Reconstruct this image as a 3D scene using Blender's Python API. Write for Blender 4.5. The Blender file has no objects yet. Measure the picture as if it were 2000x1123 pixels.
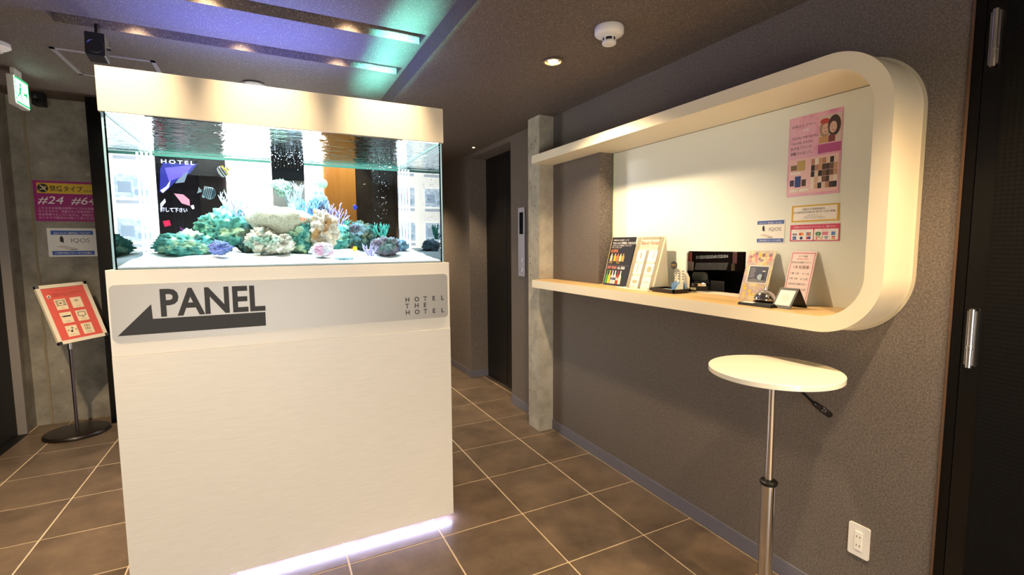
import bpy, bmesh, math, random
from mathutils import Vector, Matrix, noise

S = bpy.context.scene
C = S.collection
PI = math.pi

# ---------------------------------------------------------------- camera
FPX, YAW, PITCH, ROLL, CAMZ = 934.6, 0.46872, 0.08935, -0.00612, 1.4534
_f = Vector((math.sin(YAW) * math.cos(PITCH), math.cos(YAW) * math.cos(PITCH), -math.sin(PITCH)))
_r = Vector((math.cos(YAW), -math.sin(YAW), 0))
_u = _r.cross(_f)
CR = math.cos(ROLL) * _r + math.sin(ROLL) * _u
CU = -math.sin(ROLL) * _r + math.cos(ROLL) * _u
CF = _f
cam = bpy.data.cameras.new('camera')
cam.sensor_width = 36.0
cam.lens = FPX / 2000 * 36.0
cam.clip_start = 0.02
camo = bpy.data.objects.new('camera', cam)
m = Matrix((CR, CU, -CF)).transposed().to_4x4()
m.translation = (0, 0, CAMZ)
camo.matrix_world = m
C.objects.link(camo)
S.camera = camo

S.view_settings.view_transform = 'Standard'
S.view_settings.look = 'None'
S.view_settings.gamma = 1.0
S.view_settings.use_curve_mapping = False
S.view_settings.exposure = 0.0
S.cycles.max_bounces = 10
S.cycles.diffuse_bounces = 3
S.cycles.glossy_bounces = 6
S.cycles.transparent_max_bounces = 24
S.cycles.sample_clamp_indirect = 6.0
S.cycles.caustics_reflective = True
S.cycles.use_denoising = True

w = bpy.data.worlds.new('world')
S.world = w
w.use_nodes = True
w.node_tree.nodes['Background'].inputs[0].default_value = (0.55, 0.5, 0.5, 1)
w.node_tree.nodes['Background'].inputs[1].default_value = 0.03

WARM = (1.0, 0.75, 0.47)


def spot(name, loc, target, power, deg, blend=0.6, color=WARM, radius=0.03):
    l = bpy.data.lights.new(name, 'SPOT')
    l.energy = power
    l.color = color
    l.spot_size = math.radians(deg)
    l.spot_blend = blend
    l.shadow_soft_size = radius
    o = bpy.data.objects.new(name, l)
    o.location = loc
    o.rotation_euler = (Vector(target) - Vector(loc)).to_track_quat('-Z', 'Y').to_euler()
    C.objects.link(o)
    return o


def area(name, loc, target, power, sx, sy, color, spread=180):
    l = bpy.data.lights.new(name, 'AREA')
    l.shape = 'RECTANGLE'
    l.size = sx
    l.size_y = sy
    l.energy = power
    l.color = color
    l.spread = math.radians(spread)
    o = bpy.data.objects.new(name, l)
    o.location = loc
    o.rotation_euler = (Vector(target) - Vector(loc)).to_track_quat('-Z', 'Y').to_euler()
    C.objects.link(o)
    return o


# behind the photographer: added soft fill for the cabinet front, and a cyan projector
area('front_fill', (-0.2, -1.8, 0.68), (0.1, 2.3, 0.72), 42, 2.2, 1.0, (1.0, 0.95, 0.87), 130)
area('cyan_projector', (0.645, -1.5, 1.26), (0.645, 2.3, 2.365), 6.0, 0.17, 0.34, (0.22, 1.0, 0.92), 2.4)
# aquarium lamp bar inside the hood: white-blue down, blue up
area('aquarium_lamp', (0.13, 2.74, 2.07), (0.13, 2.74, 1.0), 34, 1.1, 0.35, (0.70, 0.87, 1.0))
area('hood_uplight', (0.0, 2.75, 2.125), (0.0, 2.45, 3.0), 26.0, 0.8, 0.3, (0.13, 0.18, 1.0))

# ---------------------------------------------------------------- helpers


def ray(u, v):
    return CF + CR * ((u - 1000) / FPX) + CU * ((561.5 - v) / FPX)


def onx(u, v, X):
    d = ray(u, v)
    return Vector((0, 0, CAMZ)) + d * (X / d.x)


def ony(u, v, Y):
    d = ray(u, v)
    return Vector((0, 0, CAMZ)) + d * (Y / d.y)


def onz(u, v, Z):
    d = ray(u, v)
    return Vector((0, 0, CAMZ)) + d * ((Z - CAMZ) / d.z)


def lin(c):
    if isinstance(c, str):
        c = c.lstrip('#')
        c = [int(c[i:i + 2], 16) / 255 for i in (0, 2, 4)]
    return tuple(((x / 12.92) if x <= 0.04045 else ((x + 0.055) / 1.055) ** 2.4) for x in c) + (1,)


MATS = {}


def mat(name, color='#808080', rough=0.6, metal=0.0, spec=0.5, emit=None, estr=0.0, coat=0.0):
    if name in MATS:
        return MATS[name]
    m = bpy.data.materials.new(name)
    m.use_nodes = True
    b = m.node_tree.nodes['Principled BSDF']
    b.inputs['Base Color'].default_value = lin(color)
    b.inputs['Roughness'].default_value = rough
    b.inputs['Metallic'].default_value = metal
    b.inputs['Specular IOR Level'].default_value = spec
    b.inputs['Coat Weight'].default_value = coat
    if emit:
        b.inputs['Emission Color'].default_value = lin(emit)
        b.inputs['Emission Strength'].default_value = estr
    MATS[name] = m
    return m


def nd(m, t, **kw):
    n = m.node_tree.nodes.new(t)
    for k, v in kw.items():
        if k in n.inputs:
            n.inputs[k].default_value = v
        else:
            setattr(n, k, v)
    return n


def lk(m, a, b):
    m.node_tree.links.new(a, b)


def ramp(m, fac, stops):
    r = nd(m, 'ShaderNodeValToRGB')
    e = r.color_ramp.elements
    while len(e) < len(stops):
        e.new(0.5)
    for i, (p, c) in enumerate(stops):
        e[i].position = p
        e[i].color = lin(c) if not isinstance(c, (int, float)) else (c, c, c, 1)
    lk(m, fac, r.inputs[0])
    return r.outputs[0]


def noisy(name, c1, c2, scale, rough=0.6, metal=0.0, detail=6.0, bump=0.0, bscale=None, stretch=None, spec=0.5, lo=0.3, hi=0.7, rnd=0.0, coat=0.0):
    m = mat(name, c1, rough, metal, spec, coat=coat)
    b = m.node_tree.nodes['Principled BSDF']
    g = nd(m, 'ShaderNodeNewGeometry')
    pos = g.outputs['Position']
    if stretch:
        mp = nd(m, 'ShaderNodeMapping')
        mp.inputs['Scale'].default_value = stretch
        lk(m, pos, mp.inputs[0])
        pos = mp.outputs[0]
    if rnd:
        oi = nd(m, 'ShaderNodeObjectInfo')
        va = nd(m, 'ShaderNodeVectorMath', operation='MULTIPLY_ADD')
        va.inputs[1].default_value = (37, 53, 11)
        lk(m, oi.outputs['Random'], va.inputs[0])
        lk(m, pos, va.inputs[2])
        pos = va.outputs[0]
    n = nd(m, 'ShaderNodeTexNoise', Scale=scale, Detail=detail)
    n.inputs['Roughness'].default_value = 0.65
    lk(m, pos, n.inputs['Vector'])
    c = ramp(m, n.outputs[0], [(lo, c1), (hi, c2)])
    lk(m, c, b.inputs['Base Color'])
    if bump:
        n2 = nd(m, 'ShaderNodeTexNoise', Scale=bscale or scale, Detail=4.0)
        lk(m, pos, n2.inputs['Vector'])
        bp = nd(m, 'ShaderNodeBump', Strength=bump, Distance=0.002)
        lk(m, n2.outputs[0], bp.inputs['Height'])
        lk(m, bp.outputs[0], b.inputs['Normal'])
    return m


def sparkle(name, c1, c2, cs, rough=0.75):
    """stucco with mica flecks"""
    m = noisy(name, c1, c2, 160, rough, detail=4, bump=0.5, bscale=230, lo=0.35, hi=0.68, spec=0.3)
    b = m.node_tree.nodes['Principled BSDF']
    g = nd(m, 'ShaderNodeNewGeometry')
    v = nd(m, 'ShaderNodeTexVoronoi', Scale=240.0)
    lk(m, g.outputs['Position'], v.inputs['Vector'])
    lt = nd(m, 'ShaderNodeMath', operation='LESS_THAN')
    lt.inputs[1].default_value = 0.24
    lk(m, v.outputs['Distance'], lt.inputs[0])
    sep = nd(m, 'ShaderNodeSeparateColor')
    lk(m, v.outputs['Color'], sep.inputs[0])
    gt = nd(m, 'ShaderNodeMath', operation='GREATER_THAN')
    gt.inputs[1].default_value = 0.84
    lk(m, sep.outputs[0], gt.inputs[0])
    mu = nd(m, 'ShaderNodeMath', operation='MULTIPLY')
    lk(m, lt.outputs[0], mu.inputs[0])
    lk(m, gt.outputs[0], mu.inputs[1])
    src = b.inputs['Base Color'].links[0].from_socket
    mx = nd(m, 'ShaderNodeMix', data_type='RGBA')
    lk(m, mu.outputs[0], mx.inputs[0])
    lk(m, src, mx.inputs[6])
    mx.inputs[7].default_value = lin(cs)
    lk(m, mx.outputs[2], b.inputs['Base Color'])
    r2 = nd(m, 'ShaderNodeMath', operation='MULTIPLY_ADD')
    lk(m, mu.outputs[0], r2.inputs[0])
    r2.inputs[1].default_value = 0.25 - rough
    r2.inputs[2].default_value = rough
    lk(m, r2.outputs[0], b.inputs['Roughness'])
    return m


WL = {}


def wloc(o):
    return WL.get(o.name, Vector((0, 0, 0)))


def thing(name, label, cat, loc, group=None):
    o = bpy.data.objects.new(name, None)
    o.empty_display_size = 0.05
    o.location = loc
    C.objects.link(o)
    o['label'] = label
    o['category'] = cat
    if group:
        o['group'] = group
    WL[o.name] = Vector(loc)
    return o


def obj(name, bm, m, parent=None, smooth=False, auto=None):
    """bm in world coordinates -> one mesh object"""
    bm.normal_update()
    if parent is not None:
        org = wloc(parent)
    else:
        xs = [v.co for v in bm.verts]
        org = Vector(((min(v.x for v in xs) + max(v.x for v in xs)) / 2, (min(v.y for v in xs) + max(v.y for v in xs)) / 2, min(v.z for v in xs)))
    bmesh.ops.translate(bm, verts=bm.verts, vec=-org)
    if smooth:
        for f in bm.faces:
            f.smooth = True
    me = bpy.data.meshes.new(name)
    bm.to_mesh(me)
    bm.free()
    for mm in (m if isinstance(m, (list, tuple)) else [m]):
        me.materials.append(mm)
    if auto is not None:
        for p in me.polygons:
            p.use_smooth = True
        me.set_sharp_from_angle(angle=math.radians(auto))
    o = bpy.data.objects.new(name, me)
    C.objects.link(o)
    if parent is not None:
        o.parent = parent
        WL[o.name] = org
    else:
        o.location = org
        WL[o.name] = org
    return o


def tag(o, label, cat, group=None):
    o['label'] = label
    o['category'] = cat
    if group:
        o['group'] = group
    return o


def struct(name, bm, m, label=None, parent=None, **k):
    o = obj(name, bm, m, parent, **k)
    if parent is None:
        o['kind'] = 'structure'
        if label:
            o['label'] = label
    return o


def nb():
    return bmesh.new()


def bx(bm, x0, x1, y0, y1, z0, z1, bev=0.0, seg=2, mi=0):
    vs = [bm.verts.new((x, y, z)) for z in (z0, z1) for y in (y0, y1) for x in (x0, x1)]
    q = [(0, 2, 3, 1), (4, 5, 7, 6), (0, 1, 5, 4), (2, 6, 7, 3), (0, 4, 6, 2), (1, 3, 7, 5)]
    fs = [bm.faces.new([vs[i] for i in f]) for f in q]
    for f in fs:
        f.material_index = mi
    if bev:
        es = {e for f in fs for e in f.edges}
        bmesh.ops.bevel(bm, geom=list(es), offset=bev, segments=seg, affect='EDGES', profile=0.5)
    return bm


class Fr:
    def __init__(s, o, r, u):
        s.o = Vector(o)
        s.r = Vector(r).normalized()
        s.u = Vector(u).normalized()
        s.n = s.r.cross(s.u)

    def p(s, x, y, d=0.0):
        return s.o + s.r * x + s.u * y + s.n * d

    def mat(s, x=0, y=0, d=0):
        m = Matrix((s.r, s.u, s.n)).transposed().to_4x4()
        m.translation = s.p(x, y, d)
        return m


def FX(X, Y, Z):           # surface facing -X (right wall), x runs towards the camera
    return Fr((X, Y, Z), (0, -1, 0), (0, 0, 1))


def FY(X, Y, Z):           # surface facing -Y
    return Fr((X, Y, Z), (1, 0, 0), (0, 0, 1))


def prism(bm, fr, pts, d0, d1):
    a = [bm.verts.new(fr.p(x, y, d0)) for x, y in pts]
    b = [bm.verts.new(fr.p(x, y, d1)) for x, y in pts]
    n = len(pts)
    fs = [bm.faces.new(a[::-1]), bm.faces.new(b)]
    for i in range(n):
        j = (i + 1) % n
        fs.append(bm.faces.new((a[i], a[j], b[j], b[i])))
    bmesh.ops.recalc_face_normals(bm, faces=fs)
    return fs


def rect(x0, x1, y0, y1):
    return [(x0, y0), (x1, y0), (x1, y1), (x0, y1)]


def rrect(x0, x1, y0, y1, r, n=6):
    out = []
    for cx, cy, a0 in ((x1 - r, y0 + r, -PI / 2), (x1 - r, y1 - r, 0), (x0 + r, y1 - r, PI / 2), (x0 + r, y0 + r, PI)):
        for i in range(n + 1):
            a = a0 + PI / 2 * i / n
            out.append((cx + r * math.cos(a), cy + r * math.sin(a)))
    return out


def circ(cx, cy, r, n=20, ry=None):
    ry = ry or r
    return [(cx + r * math.cos(2 * PI * i / n), cy + ry * math.sin(2 * PI * i / n)) for i in range(n)]


def fbox(bm, fr, x0, x1, y0, y1, d0, d1):
    return prism(bm, fr, rect(x0, x1, y0, y1), d0, d1)


def flat(name, fr, pts, m, parent, d0=0.0, d1=0.0006):
    bm = nb()
    if pts and isinstance(pts[0][0], (list, tuple)):
        for pp in pts:
            prism(bm, fr, pp, d0, d1)
    else:
        prism(bm, fr, pts, d0, d1)
    return obj(name, bm, m, parent)


def tube(bm, pts, rads, n=12, caps=True):
    pts = [Vector(p) for p in pts]
    if not isinstance(rads, (list, tuple)):
        rads = [rads] * len(pts)
    rings = []
    ref = Vector((0.3, 0.2, 0.93))
    for i, p in enumerate(pts):
        d = (pts[min(i + 1, len(pts) - 1)] - pts[max(i - 1, 0)]).normalized()
        if abs(d.dot(ref)) > 0.95:
            ref = Vector((1, 0.1, 0))
        a = d.cross(ref).normalized()
        b = d.cross(a).normalized()
        rings.append([bm.verts.new(p + (a * math.cos(2 * PI * k / n) + b * math.sin(2 * PI * k / n)) * rads[i]) for k in range(n)])
    for i in range(len(rings) - 1):
        for k in range(n):
            bm.faces.new((rings[i][k], rings[i][(k + 1) % n], rings[i + 1][(k + 1) % n], rings[i + 1][k]))
    if caps:
        bm.faces.new(rings[0][::-1])
        bm.faces.new(rings[-1])
    bmesh.ops.recalc_face_normals(bm, faces=bm.faces)


def lathe(bm, prof, fr, n=32):
    """prof (radius, distance along frame normal)"""
    rings = []
    for r, d in prof:
        if r < 1e-6:
            rings.append([bm.verts.new(fr.p(0, 0, d))])
        else:
            rings.append([bm.verts.new(fr.p(r * math.cos(2 * PI * k / n), r * math.sin(2 * PI * k / n), d)) for k in range(n)])
    fs = []
    for a, b in zip(rings, rings[1:]):
        for k in range(n):
            j = (k + 1) % n
            if len(a) == 1 and len(b) == 1:
                continue
            if len(a) == 1:
                fs.append(bm.faces.new((a[0], b[j], b[k])))
            elif len(b) == 1:
                fs.append(bm.faces.new((a[k], a[j], b[0])))
            else:
                fs.append(bm.faces.new((a[k], a[j], b[j], b[k])))
    bmesh.ops.recalc_face_normals(bm, faces=fs)


UP = lambda p: Fr(p, (1, 0, 0), (0, 1, 0))       # normal +Z
DN = lambda p: Fr(p, (1, 0, 0), (0, -1, 0))      # normal -Z

_tc = bpy.data.curves.new('textcurve', 'FONT')
_to = bpy.data.objects.new('textcurve', _tc)
C.objects.link(_to)


def text(name, body, fr, x, y, size, m, parent, align='LEFT', d=0.0007, width=None, bold=0.0, shear=0.0, space=1.0, ext=0.0, line=1.0):
    _tc.body = body
    _tc.size = size
    _tc.align_x = align
    _tc.align_y = 'TOP_BASELINE'
    _tc.offset = bold
    _tc.shear = shear
    _tc.space_character = space
    _tc.space_line = line
    _tc.extrude = ext
    _tc.resolution_u = 3
    bpy.context.view_layer.update()
    me = bpy.data.meshes.new_from_object(_to.evaluated_get(bpy.context.evaluated_depsgraph_get()))
    me.name = name
    if width and len(me.vertices):
        xs = [v.co.x for v in me.vertices]
        k = width / max(1e-6, max(xs) - min(xs))
        x0 = min(xs) if align == 'LEFT' else 0
        me.transform(Matrix.Translation((x0, 0, 0)) @ Matrix.Diagonal((k, 1, 1, 1)) @ Matrix.Translation((-x0, 0, 0)))
    M = fr.mat(x, y, d)
    M.translation -= wloc(parent)
    me.transform(M)
    me.materials.clear()
    me.materials.append(m)
    o = bpy.data.objects.new(name, me)
    o.parent = parent
    C.objects.link(o)
    WL[o.name] = wloc(parent)
    return o


# ---------------------------------------------------------------- materials
M_wall = sparkle('dark_mica_stucco', '#59514b', '#7b716a', '#fff4d8')
M_ceil = sparkle('brown_mica_stucco', '#574d47', '#736860', '#f4e6c8')
M_conc = noisy('concrete', '#716c62', '#a8a295', 5, 0.8, bump=0.25, bscale=60, spec=0.3)
M_tile = noisy('brown_stone_tile', '#4f4339', '#7e6c5a', 5, 0.36, detail=9, bump=0.08, bscale=40, rnd=1, lo=0.25, hi=0.75)
M_grout = noisy('cream_grout', '#cdb795', '#e0cdae', 30, 0.8)
M_base = mat('grey_vinyl', '#6a6872', 0.45)
M_white = noisy('white_laminate', '#efe9dc', '#f3eee3', 3, 0.35)
M_grain = noisy('white_woodgrain', '#ece7dc', '#f2ede3', 26, 0.42, detail=3, bump=0.12, bscale=30, stretch=(0.35, 1, 5), lo=0.35, hi=0.65)
M_hood = mat('ivory_hood', '#e2d7c2', 0.3)
M_sign = mat('silver_plate', '#b3b1ad', 0.42, 0.25)
M_black = mat('black_paint', '#0b0b0c', 0.5)
M_ink = mat('dark_ink', '#2b2a2c', 0.6)
M_blackgloss = mat('black_gloss', '#070708', 0.18)
M_chrome = mat('chrome', '#d9d9db', 0.12, 1.0)
M_steel = noisy('brushed_steel', '#a8a7aa', '#bdbcc0', 60, 0.32, 1.0, stretch=(1, 1, 0.1))
M_plastic = mat('white_plastic', '#e9e7e2', 0.4)
M_paper = mat('white_paper', '#f2efe8', 0.7)
M_cream = mat('cream_paint', '#e9dcc0', 0.45)
M_wood = noisy('pale_oak', '#d6b074', '#e3c28b', 9, 0.4, stretch=(1, 0.08, 1))
M_door = mat('black_door', '#09090a', 0.55)
M_red = mat('red_ink', '#c8402f', 0.6)
M_pink = mat('pink_ink', '#d4467c', 0.55)
M_blue = mat('blue_ink', '#3c62b0', 0.55)
M_gold = mat('gold_ink', '#d8ae3c', 0.45)
M_greyink = mat('grey_ink', '#77747a', 0.6)
M_whiteink = mat('white_ink', '#f4f2ee', 0.6)


def glassmat(name, tint, ior):
    m = bpy.data.materials.new(name)
    m.use_nodes = True
    nt = m.node_tree
    nt.nodes.remove(nt.nodes['Principled BSDF'])
    out = nt.nodes['Material Output']
    t = nd(m, 'ShaderNodeBsdfTransparent')
    t.inputs[0].default_value = tint
    g = nd(m, 'ShaderNodeBsdfGlossy')
    g.inputs['Roughness'].default_value = 0.0
    g.inputs[0].default_value = (0.93, 0.98, 1.0, 1)
    f = nd(m, 'ShaderNodeFresnel', IOR=ior)
    x = nd(m, 'ShaderNodeMixShader')
    lk(m, f.outputs[0], x.inputs[0])
    lk(m, t.outputs[0], x.inputs[1])
    lk(m, g.outputs[0], x.inputs[2])
    lk(m, x.outputs[0], out.inputs[0])
    return m


M_glass = glassmat('tank_glass', (0.97, 0.99, 1.0, 1), 1.33)
M_water = glassmat('water_surface', (0.92, 0.98, 1.0, 1), 1.33)
# ripples on the water surface
_g = nd(M_water, 'ShaderNodeNewGeometry')
_mp = nd(M_water, 'ShaderNodeMapping')
_mp.inputs['Scale'].default_value = (1.0, 2.2, 1)
lk(M_water, _g.outputs['Position'], _mp.inputs[0])
_n = nd(M_water, 'ShaderNodeTexNoise', Scale=14.0, Detail=3.0)
lk(M_water, _mp.outputs[0], _n.inputs['Vector'])
_b = nd(M_water, 'ShaderNodeBump', Strength=0.35, Distance=0.012)
lk(M_water, _n.outputs[0], _b.inputs['Height'])
for _x in M_water.node_tree.nodes:
    if _x.type == 'BSDF_GLOSSY':
        lk(M_water, _b.outputs[0], _x.inputs['Normal'])
M_acryl = glassmat('clear_acrylic', (0.96, 0.98, 0.98, 1), 1.45)

# ---------------------------------------------------------------- room shell
T = 0.45
GX0, GY0 = 1.1629, 3.9887
XW = 1.943        # right wall
XL = -1.755       # left wall
YB = 5.15         # rear concrete wall
ZC, ZL = 2.404, 2.50

bm = nb()
bx(bm, XL - 0.3, 2.6, -2.1, 7.3, -0.12, -0.002)
floor = struct('floor', bm, M_grout, 'brown stone tile floor with cream grout lines')
gap = 0.0035


def tile_mesh(w, h, name):
    b = nb()
    bx(b, 0, w, 0, h, -0.01, 0.0, 0.0012, 1)
    me = bpy.data.meshes.new(name)
    b.to_mesh(me)
    b.free()
    me.materials.append(M_tile)
    return me


tiles = {}
for i in range(-8, 5):
    for j in range(-8, 9):
        x0, x1 = GX0 + i * T + gap, GX0 + (i + 1) * T - gap
        y0, y1 = GY0 - (j + 1) * T + gap, GY0 - j * T - gap
        xmax = XW - 0.012
        if 3.7 < (y0 + y1) / 2 < 4.79:
            xmax = 2.125
        x0, x1 = max(x0, XL + 0.01), min(x1, xmax)
        if x0 < -0.9:
            y1 = min(y1, YB - 0.008)
        if x1 - x0 < 0.03 or y1 - y0 < 0.03:
            continue
        k = (round(x1 - x0, 3), round(y1 - y0, 3))
        if k not in tiles:
            tiles[k] = tile_mesh(k[0], k[1], 'tile')
        o = bpy.data.objects.new('tile', tiles[k])
        o.parent = floor
        fl = wloc(floor)
        o.location = (x0 - fl.x, y0 - fl.y, -fl.z)
        C.objects.link(o)

# right wall with the counter opening; profile (y, z) seen along X
RO, RI = 0.21, 0.155            # counter ring radii
RY0, RYE = 0.830, 3.142         # ring right outer side / left open end
RZ0, RZ1 = 1.132, 2.102         # ring outer bottom / top
RT = 0.056
XF, XG = 1.760, 2.055           # ring front plane, frosted panel plane


def arc(cx, cy, r, a0, a1, n=14):
    return [(cx + r * math.cos(a0 + (a1 - a0) * i / n), cy + r * math.sin(a0 + (a1 - a0) * i / n)) for i in range(n + 1)]


FW = FX(XW, 0, 0)               # x = -Y
bm = nb()
bx(bm, XW, 2.2, RY0 + RO, 2.565, 0, RZ0)
bx(bm, XW, 2.2, RY0 + RO, 2.565, RZ1, 2.62)
bx(bm, XW, 2.2, 2.565, 3.85, 0, 2.62)
pts = [(-0.72, 0), (-0.72, 2.62), (-(RY0 + RO), 2.62)]
pts += [(-y, z) for y, z in arc(RY0 + RO, RZ1 - RO, RO, PI / 2, PI)]
pts += [(-y, z) for y, z in arc(RY0 + RO, RZ0 + RO, RO, PI, 1.5 * PI)]
pts += [(-(RY0 + RO), 0)]
prism(bm, FW, pts, 0, -0.257)
bx(bm, XW, 2.2, 3.85, 4.80, 2.362, 2.62)     # elevator header
bx(bm, 1.925, 2.35, 4.80, 7.2, 0, 2.62)       # corridor beyond
struct('wall_right', bm, M_wall, 'dark sparkling stucco wall behind the counter')

bm = nb()
bx(bm, 1.82, XW + 0.01, 3.135, 3.305, 0, ZC)
pil = struct('trim_pilaster', bm, noisy('tank_lit_concrete', '#9a9384', '#bfb8a8', 9, 0.8, bump=0.25, bscale=60, spec=0.3), 'bare concrete pilaster beside the counter')  # concrete colour lightened to stand in for tank light on the pilaster
bm = nb()
rnd = random.Random(4)
for z in (0.25, 0.62, 0.98, 1.25, 1.62, 2.02, 2.3):
    lathe(bm, [(0, 0.0006), (0.012, 0.0005), (0.0125, 0)], FY(1.86 + 0.03 * rnd.random(), 3.135, z + 0.05 * rnd.random()), 14)
obj('plug', bm, mat('light_mortar', '#b3a98f', 0.8), pil)
bm = nb()
for k in range(26):
    lathe(bm, [(0, 0.0006), (0.002 + 0.004 * rnd.random(), 0.0004), (0.005, 0)], Fr((1.82, 3.15 + 0.14 * rnd.random(), 0.1 + 2.2 * rnd.random()), (0, -1, 0), (0, 0, 1)), 8)
obj('pinhole', bm, mat('pit_grey', '#4c463c', 0.9), pil)['kind'] = 'stuff'

bm = nb()
bx(bm, 2.125, 2.2, 3.85, 4.80, 0, 2.362)
door2 = struct('door_2', bm, mat('elevator_black', '#0a090a', 0.35), 'black elevator door recessed in the wall')
bm = nb()
bx(bm, 2.121, 2.125, 4.318, 4.324, 0.02, 2.34)
obj('door_seam', bm, mat('seam', '#1d1b1c', 0.5), door2)
bm = nb()
bx(bm, 2.085, 2.125, 3.86, 4.79, -0.003, 0.002)
obj('sill', bm, mat('sill_dark', '#5a524c', 0.4, 0.5), door2)

# left side
bm = nb()
bx(bm, XL - 0.25, XL, 4.995, YB, 0, 2.66)
bx(bm, XL - 0.25, XL, -2.1, 4.995, 2.30, 2.66)
bx(bm, XL - 0.25, XL, -2.1, 2.6, 0, 2.30)
struct('wall_left', bm, M_conc, 'bare concrete wall around the black doorway')
bm = nb()
bx(bm, XL - 0.10, XL - 0.05, 2.6, 4.96, 0, 2.26)
door1 = struct('door_1', bm, M_door, 'black door in the concrete wall')
bm = nb()
bx(bm, XL - 0.10, XL + 0.012, 2.6, 4.955, -0.002, 0.002)
obj('threshold', bm, M_door, door1)
bm = nb()
bx(bm, XL - 0.10, XL + 0.006, 4.955, 4.997, 0, 2.30, 0.002)
bx(bm, XL - 0.10, XL + 0.006, 2.56, 4.955, 2.262, 2.30, 0.002)
obj('door_frame', bm, mat('frame_grey', '#8f8781', 0.5, 0.2), door1)
bm = nb()
bx(bm, XL - 0.05, XL - 0.01, 4.70, 4.86, 2.17, 2.22, 0.006)
tube(bm, [(XL - 0.03, 4.86, 2.2), (XL - 0.03, 4.93, 2.23)], 0.008, 8)
obj('door_closer', bm, M_steel, door1)

bm = nb()
bx(bm, XL - 0.25, -1.10, YB, YB + 0.2, 0, 2.66)
back = struct('wall_back', bm, M_conc, 'bare concrete rear wall with posters')
bm = nb()
bx(bm, -1.668, -1.652, YB - 0.006, YB, 0, 2.62)
obj('joint_strip', bm, mat('joint', '#8b7f68', 0.85), back)
bm = nb()
for x, z in ((-1.27, 1.215), (-1.20, 0.46), (-1.57, 0.43), (-1.30, 2.05), (-1.58, 2.12)):
    lathe(bm, [(0.0, 0.002), (0.014, 0.002), (0.017, 0.0)], FY(x, YB, z), 14)
obj('tie_plug', bm, mat('light_mortar2', '#a19a8b', 0.8), back)
bm = nb()
bx(bm, -1.10, 2.35, 6.95, 7.15, 0, 2.66)
bx(bm, -1.12, -1.10, YB + 0.02, 6.95, 0, 2.66)
struct('wall_corridor', bm, M_wall, 'dark stucco wall at the end of the corridor')
bm = nb()
bx(bm, -1.10, 1.20, 5.21, 5.27, 0, 2.63)
struct('wall_board', bm, mat('backing_dark', '#1b1a1e', 0.6), 'dark backing wall behind the room board')
bm = nb()
bx(bm, -2.0, 2.6, -2.2, -2.05, 0, 2.66)
bx(bm, XW + 0.06, XW + 0.3, -2.05, -0.6, 0, 2.66)
struct('wall_front', bm, M_wall, 'dark wall on the entrance side')

# black door on the right wall (near)
bm = nb()
bx(bm, XW - 0.002, XW + 0.2, 0.690, 0.718, 0, 2.62)
bx(bm, XW + 0.012, XW + 0.2, -0.62, 0.690, 2.28, 2.62)
struct('trim_doorframe', bm, mat('frame_black', '#070606', 0.3, spec=0.3), 'glossy black door frame at the wall end')
bm = nb()
bx(bm, XW - 0.006, XW + 0.0, 0.716, 0.722, 0, 2.404)
struct('trim_corner', bm, mat('corner_brown', '#5b4333', 0.5), 'thin brown corner bead at the wall end')
M_knit = mat('black_woven_panel', '#060606', 0.6, spec=0.18)
_g = nd(M_knit, 'ShaderNodeNewGeometry')
_w1 = nd(M_knit, 'ShaderNodeTexVoronoi', Scale=75.0)
_w1.inputs['Randomness'].default_value = 0.0
lk(M_knit, _g.outputs['Position'], _w1.inputs['Vector'])
_bb = nd(M_knit, 'ShaderNodeBump', Strength=0.6, Distance=0.003)
lk(M_knit, _w1.outputs['Distance'], _bb.inputs['Height'])
lk(M_knit, _bb.outputs[0], M_knit.node_tree.nodes['Principled BSDF'].inputs['Normal'])
bm = nb()
bx(bm, XW - 0.004, XW + 0.05, -0.60, 0.640, 0.01, 2.27)
door3 = struct('door_3', bm, M_knit, 'black woven-textured door at the right edge')
bm = nb()
bx(bm, XW + 0.0, XW + 0.06, 0.640, 0.688, 0.01, 2.27)
obj('door_edge', bm, M_blackgloss, door3)
for z0, z1 in ((1.965, 2.135), (1.06, 1.25)):
    bm = nb()
    hy, hx = 0.664, XW - 0.014
    lathe(bm, [(0, z0), (0.008, z0 + 0.003), (0.0085, (z0 + z1) / 2 - 0.035), (0.0100, (z0 + z1) / 2 - 0.034), (0.0100, (z0 + z1) / 2 - 0.024), (0.0085, (z0 + z1) / 2 - 0.023), (0.0085, z1 - 0.004), (0, z1)], UP((hx, hy, 0)), 20)
    bx(bm, hx, XW + 0.002, hy - 0.012, hy + 0.012, z0 + 0.01, z1 - 0.01)
    obj('hinge', bm, M_steel, door3, auto=40)

# ceiling: lower slab on the right, raised field with three light slots on the left
SLOT = [(1.93, 2.047), (2.42, 2.54), (2.915, 3.035)]
SX0, SX1, XE = -0.84, 0.752, 0.772
bm = nb()
bx(bm, XE, 2.6, -2.1, 7.2, ZC, 2.66)
y = -2.1
for a, b in SLOT:
    bx(bm, XL - 0.2, XE, y, a, ZL, 2.62)
    bx(bm, XL - 0.2, SX0, a, b, ZL, 2.62)
    bx(bm, SX1, XE, a, b, ZL, 2.62)
    y = b
bx(bm, XL - 0.2, XE, y, 4.33, ZL, 2.62)
bx(bm, XL - 0.2, XE, -2.1, 4.33, 2.62, 2.66)
bx(bm, XL - 0.2, XE, 4.33, 7.2, 2.63, 2.66)
struct('ceiling', bm, M_ceil, 'brown sparkling stucco ceiling with recessed light slots')

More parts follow.
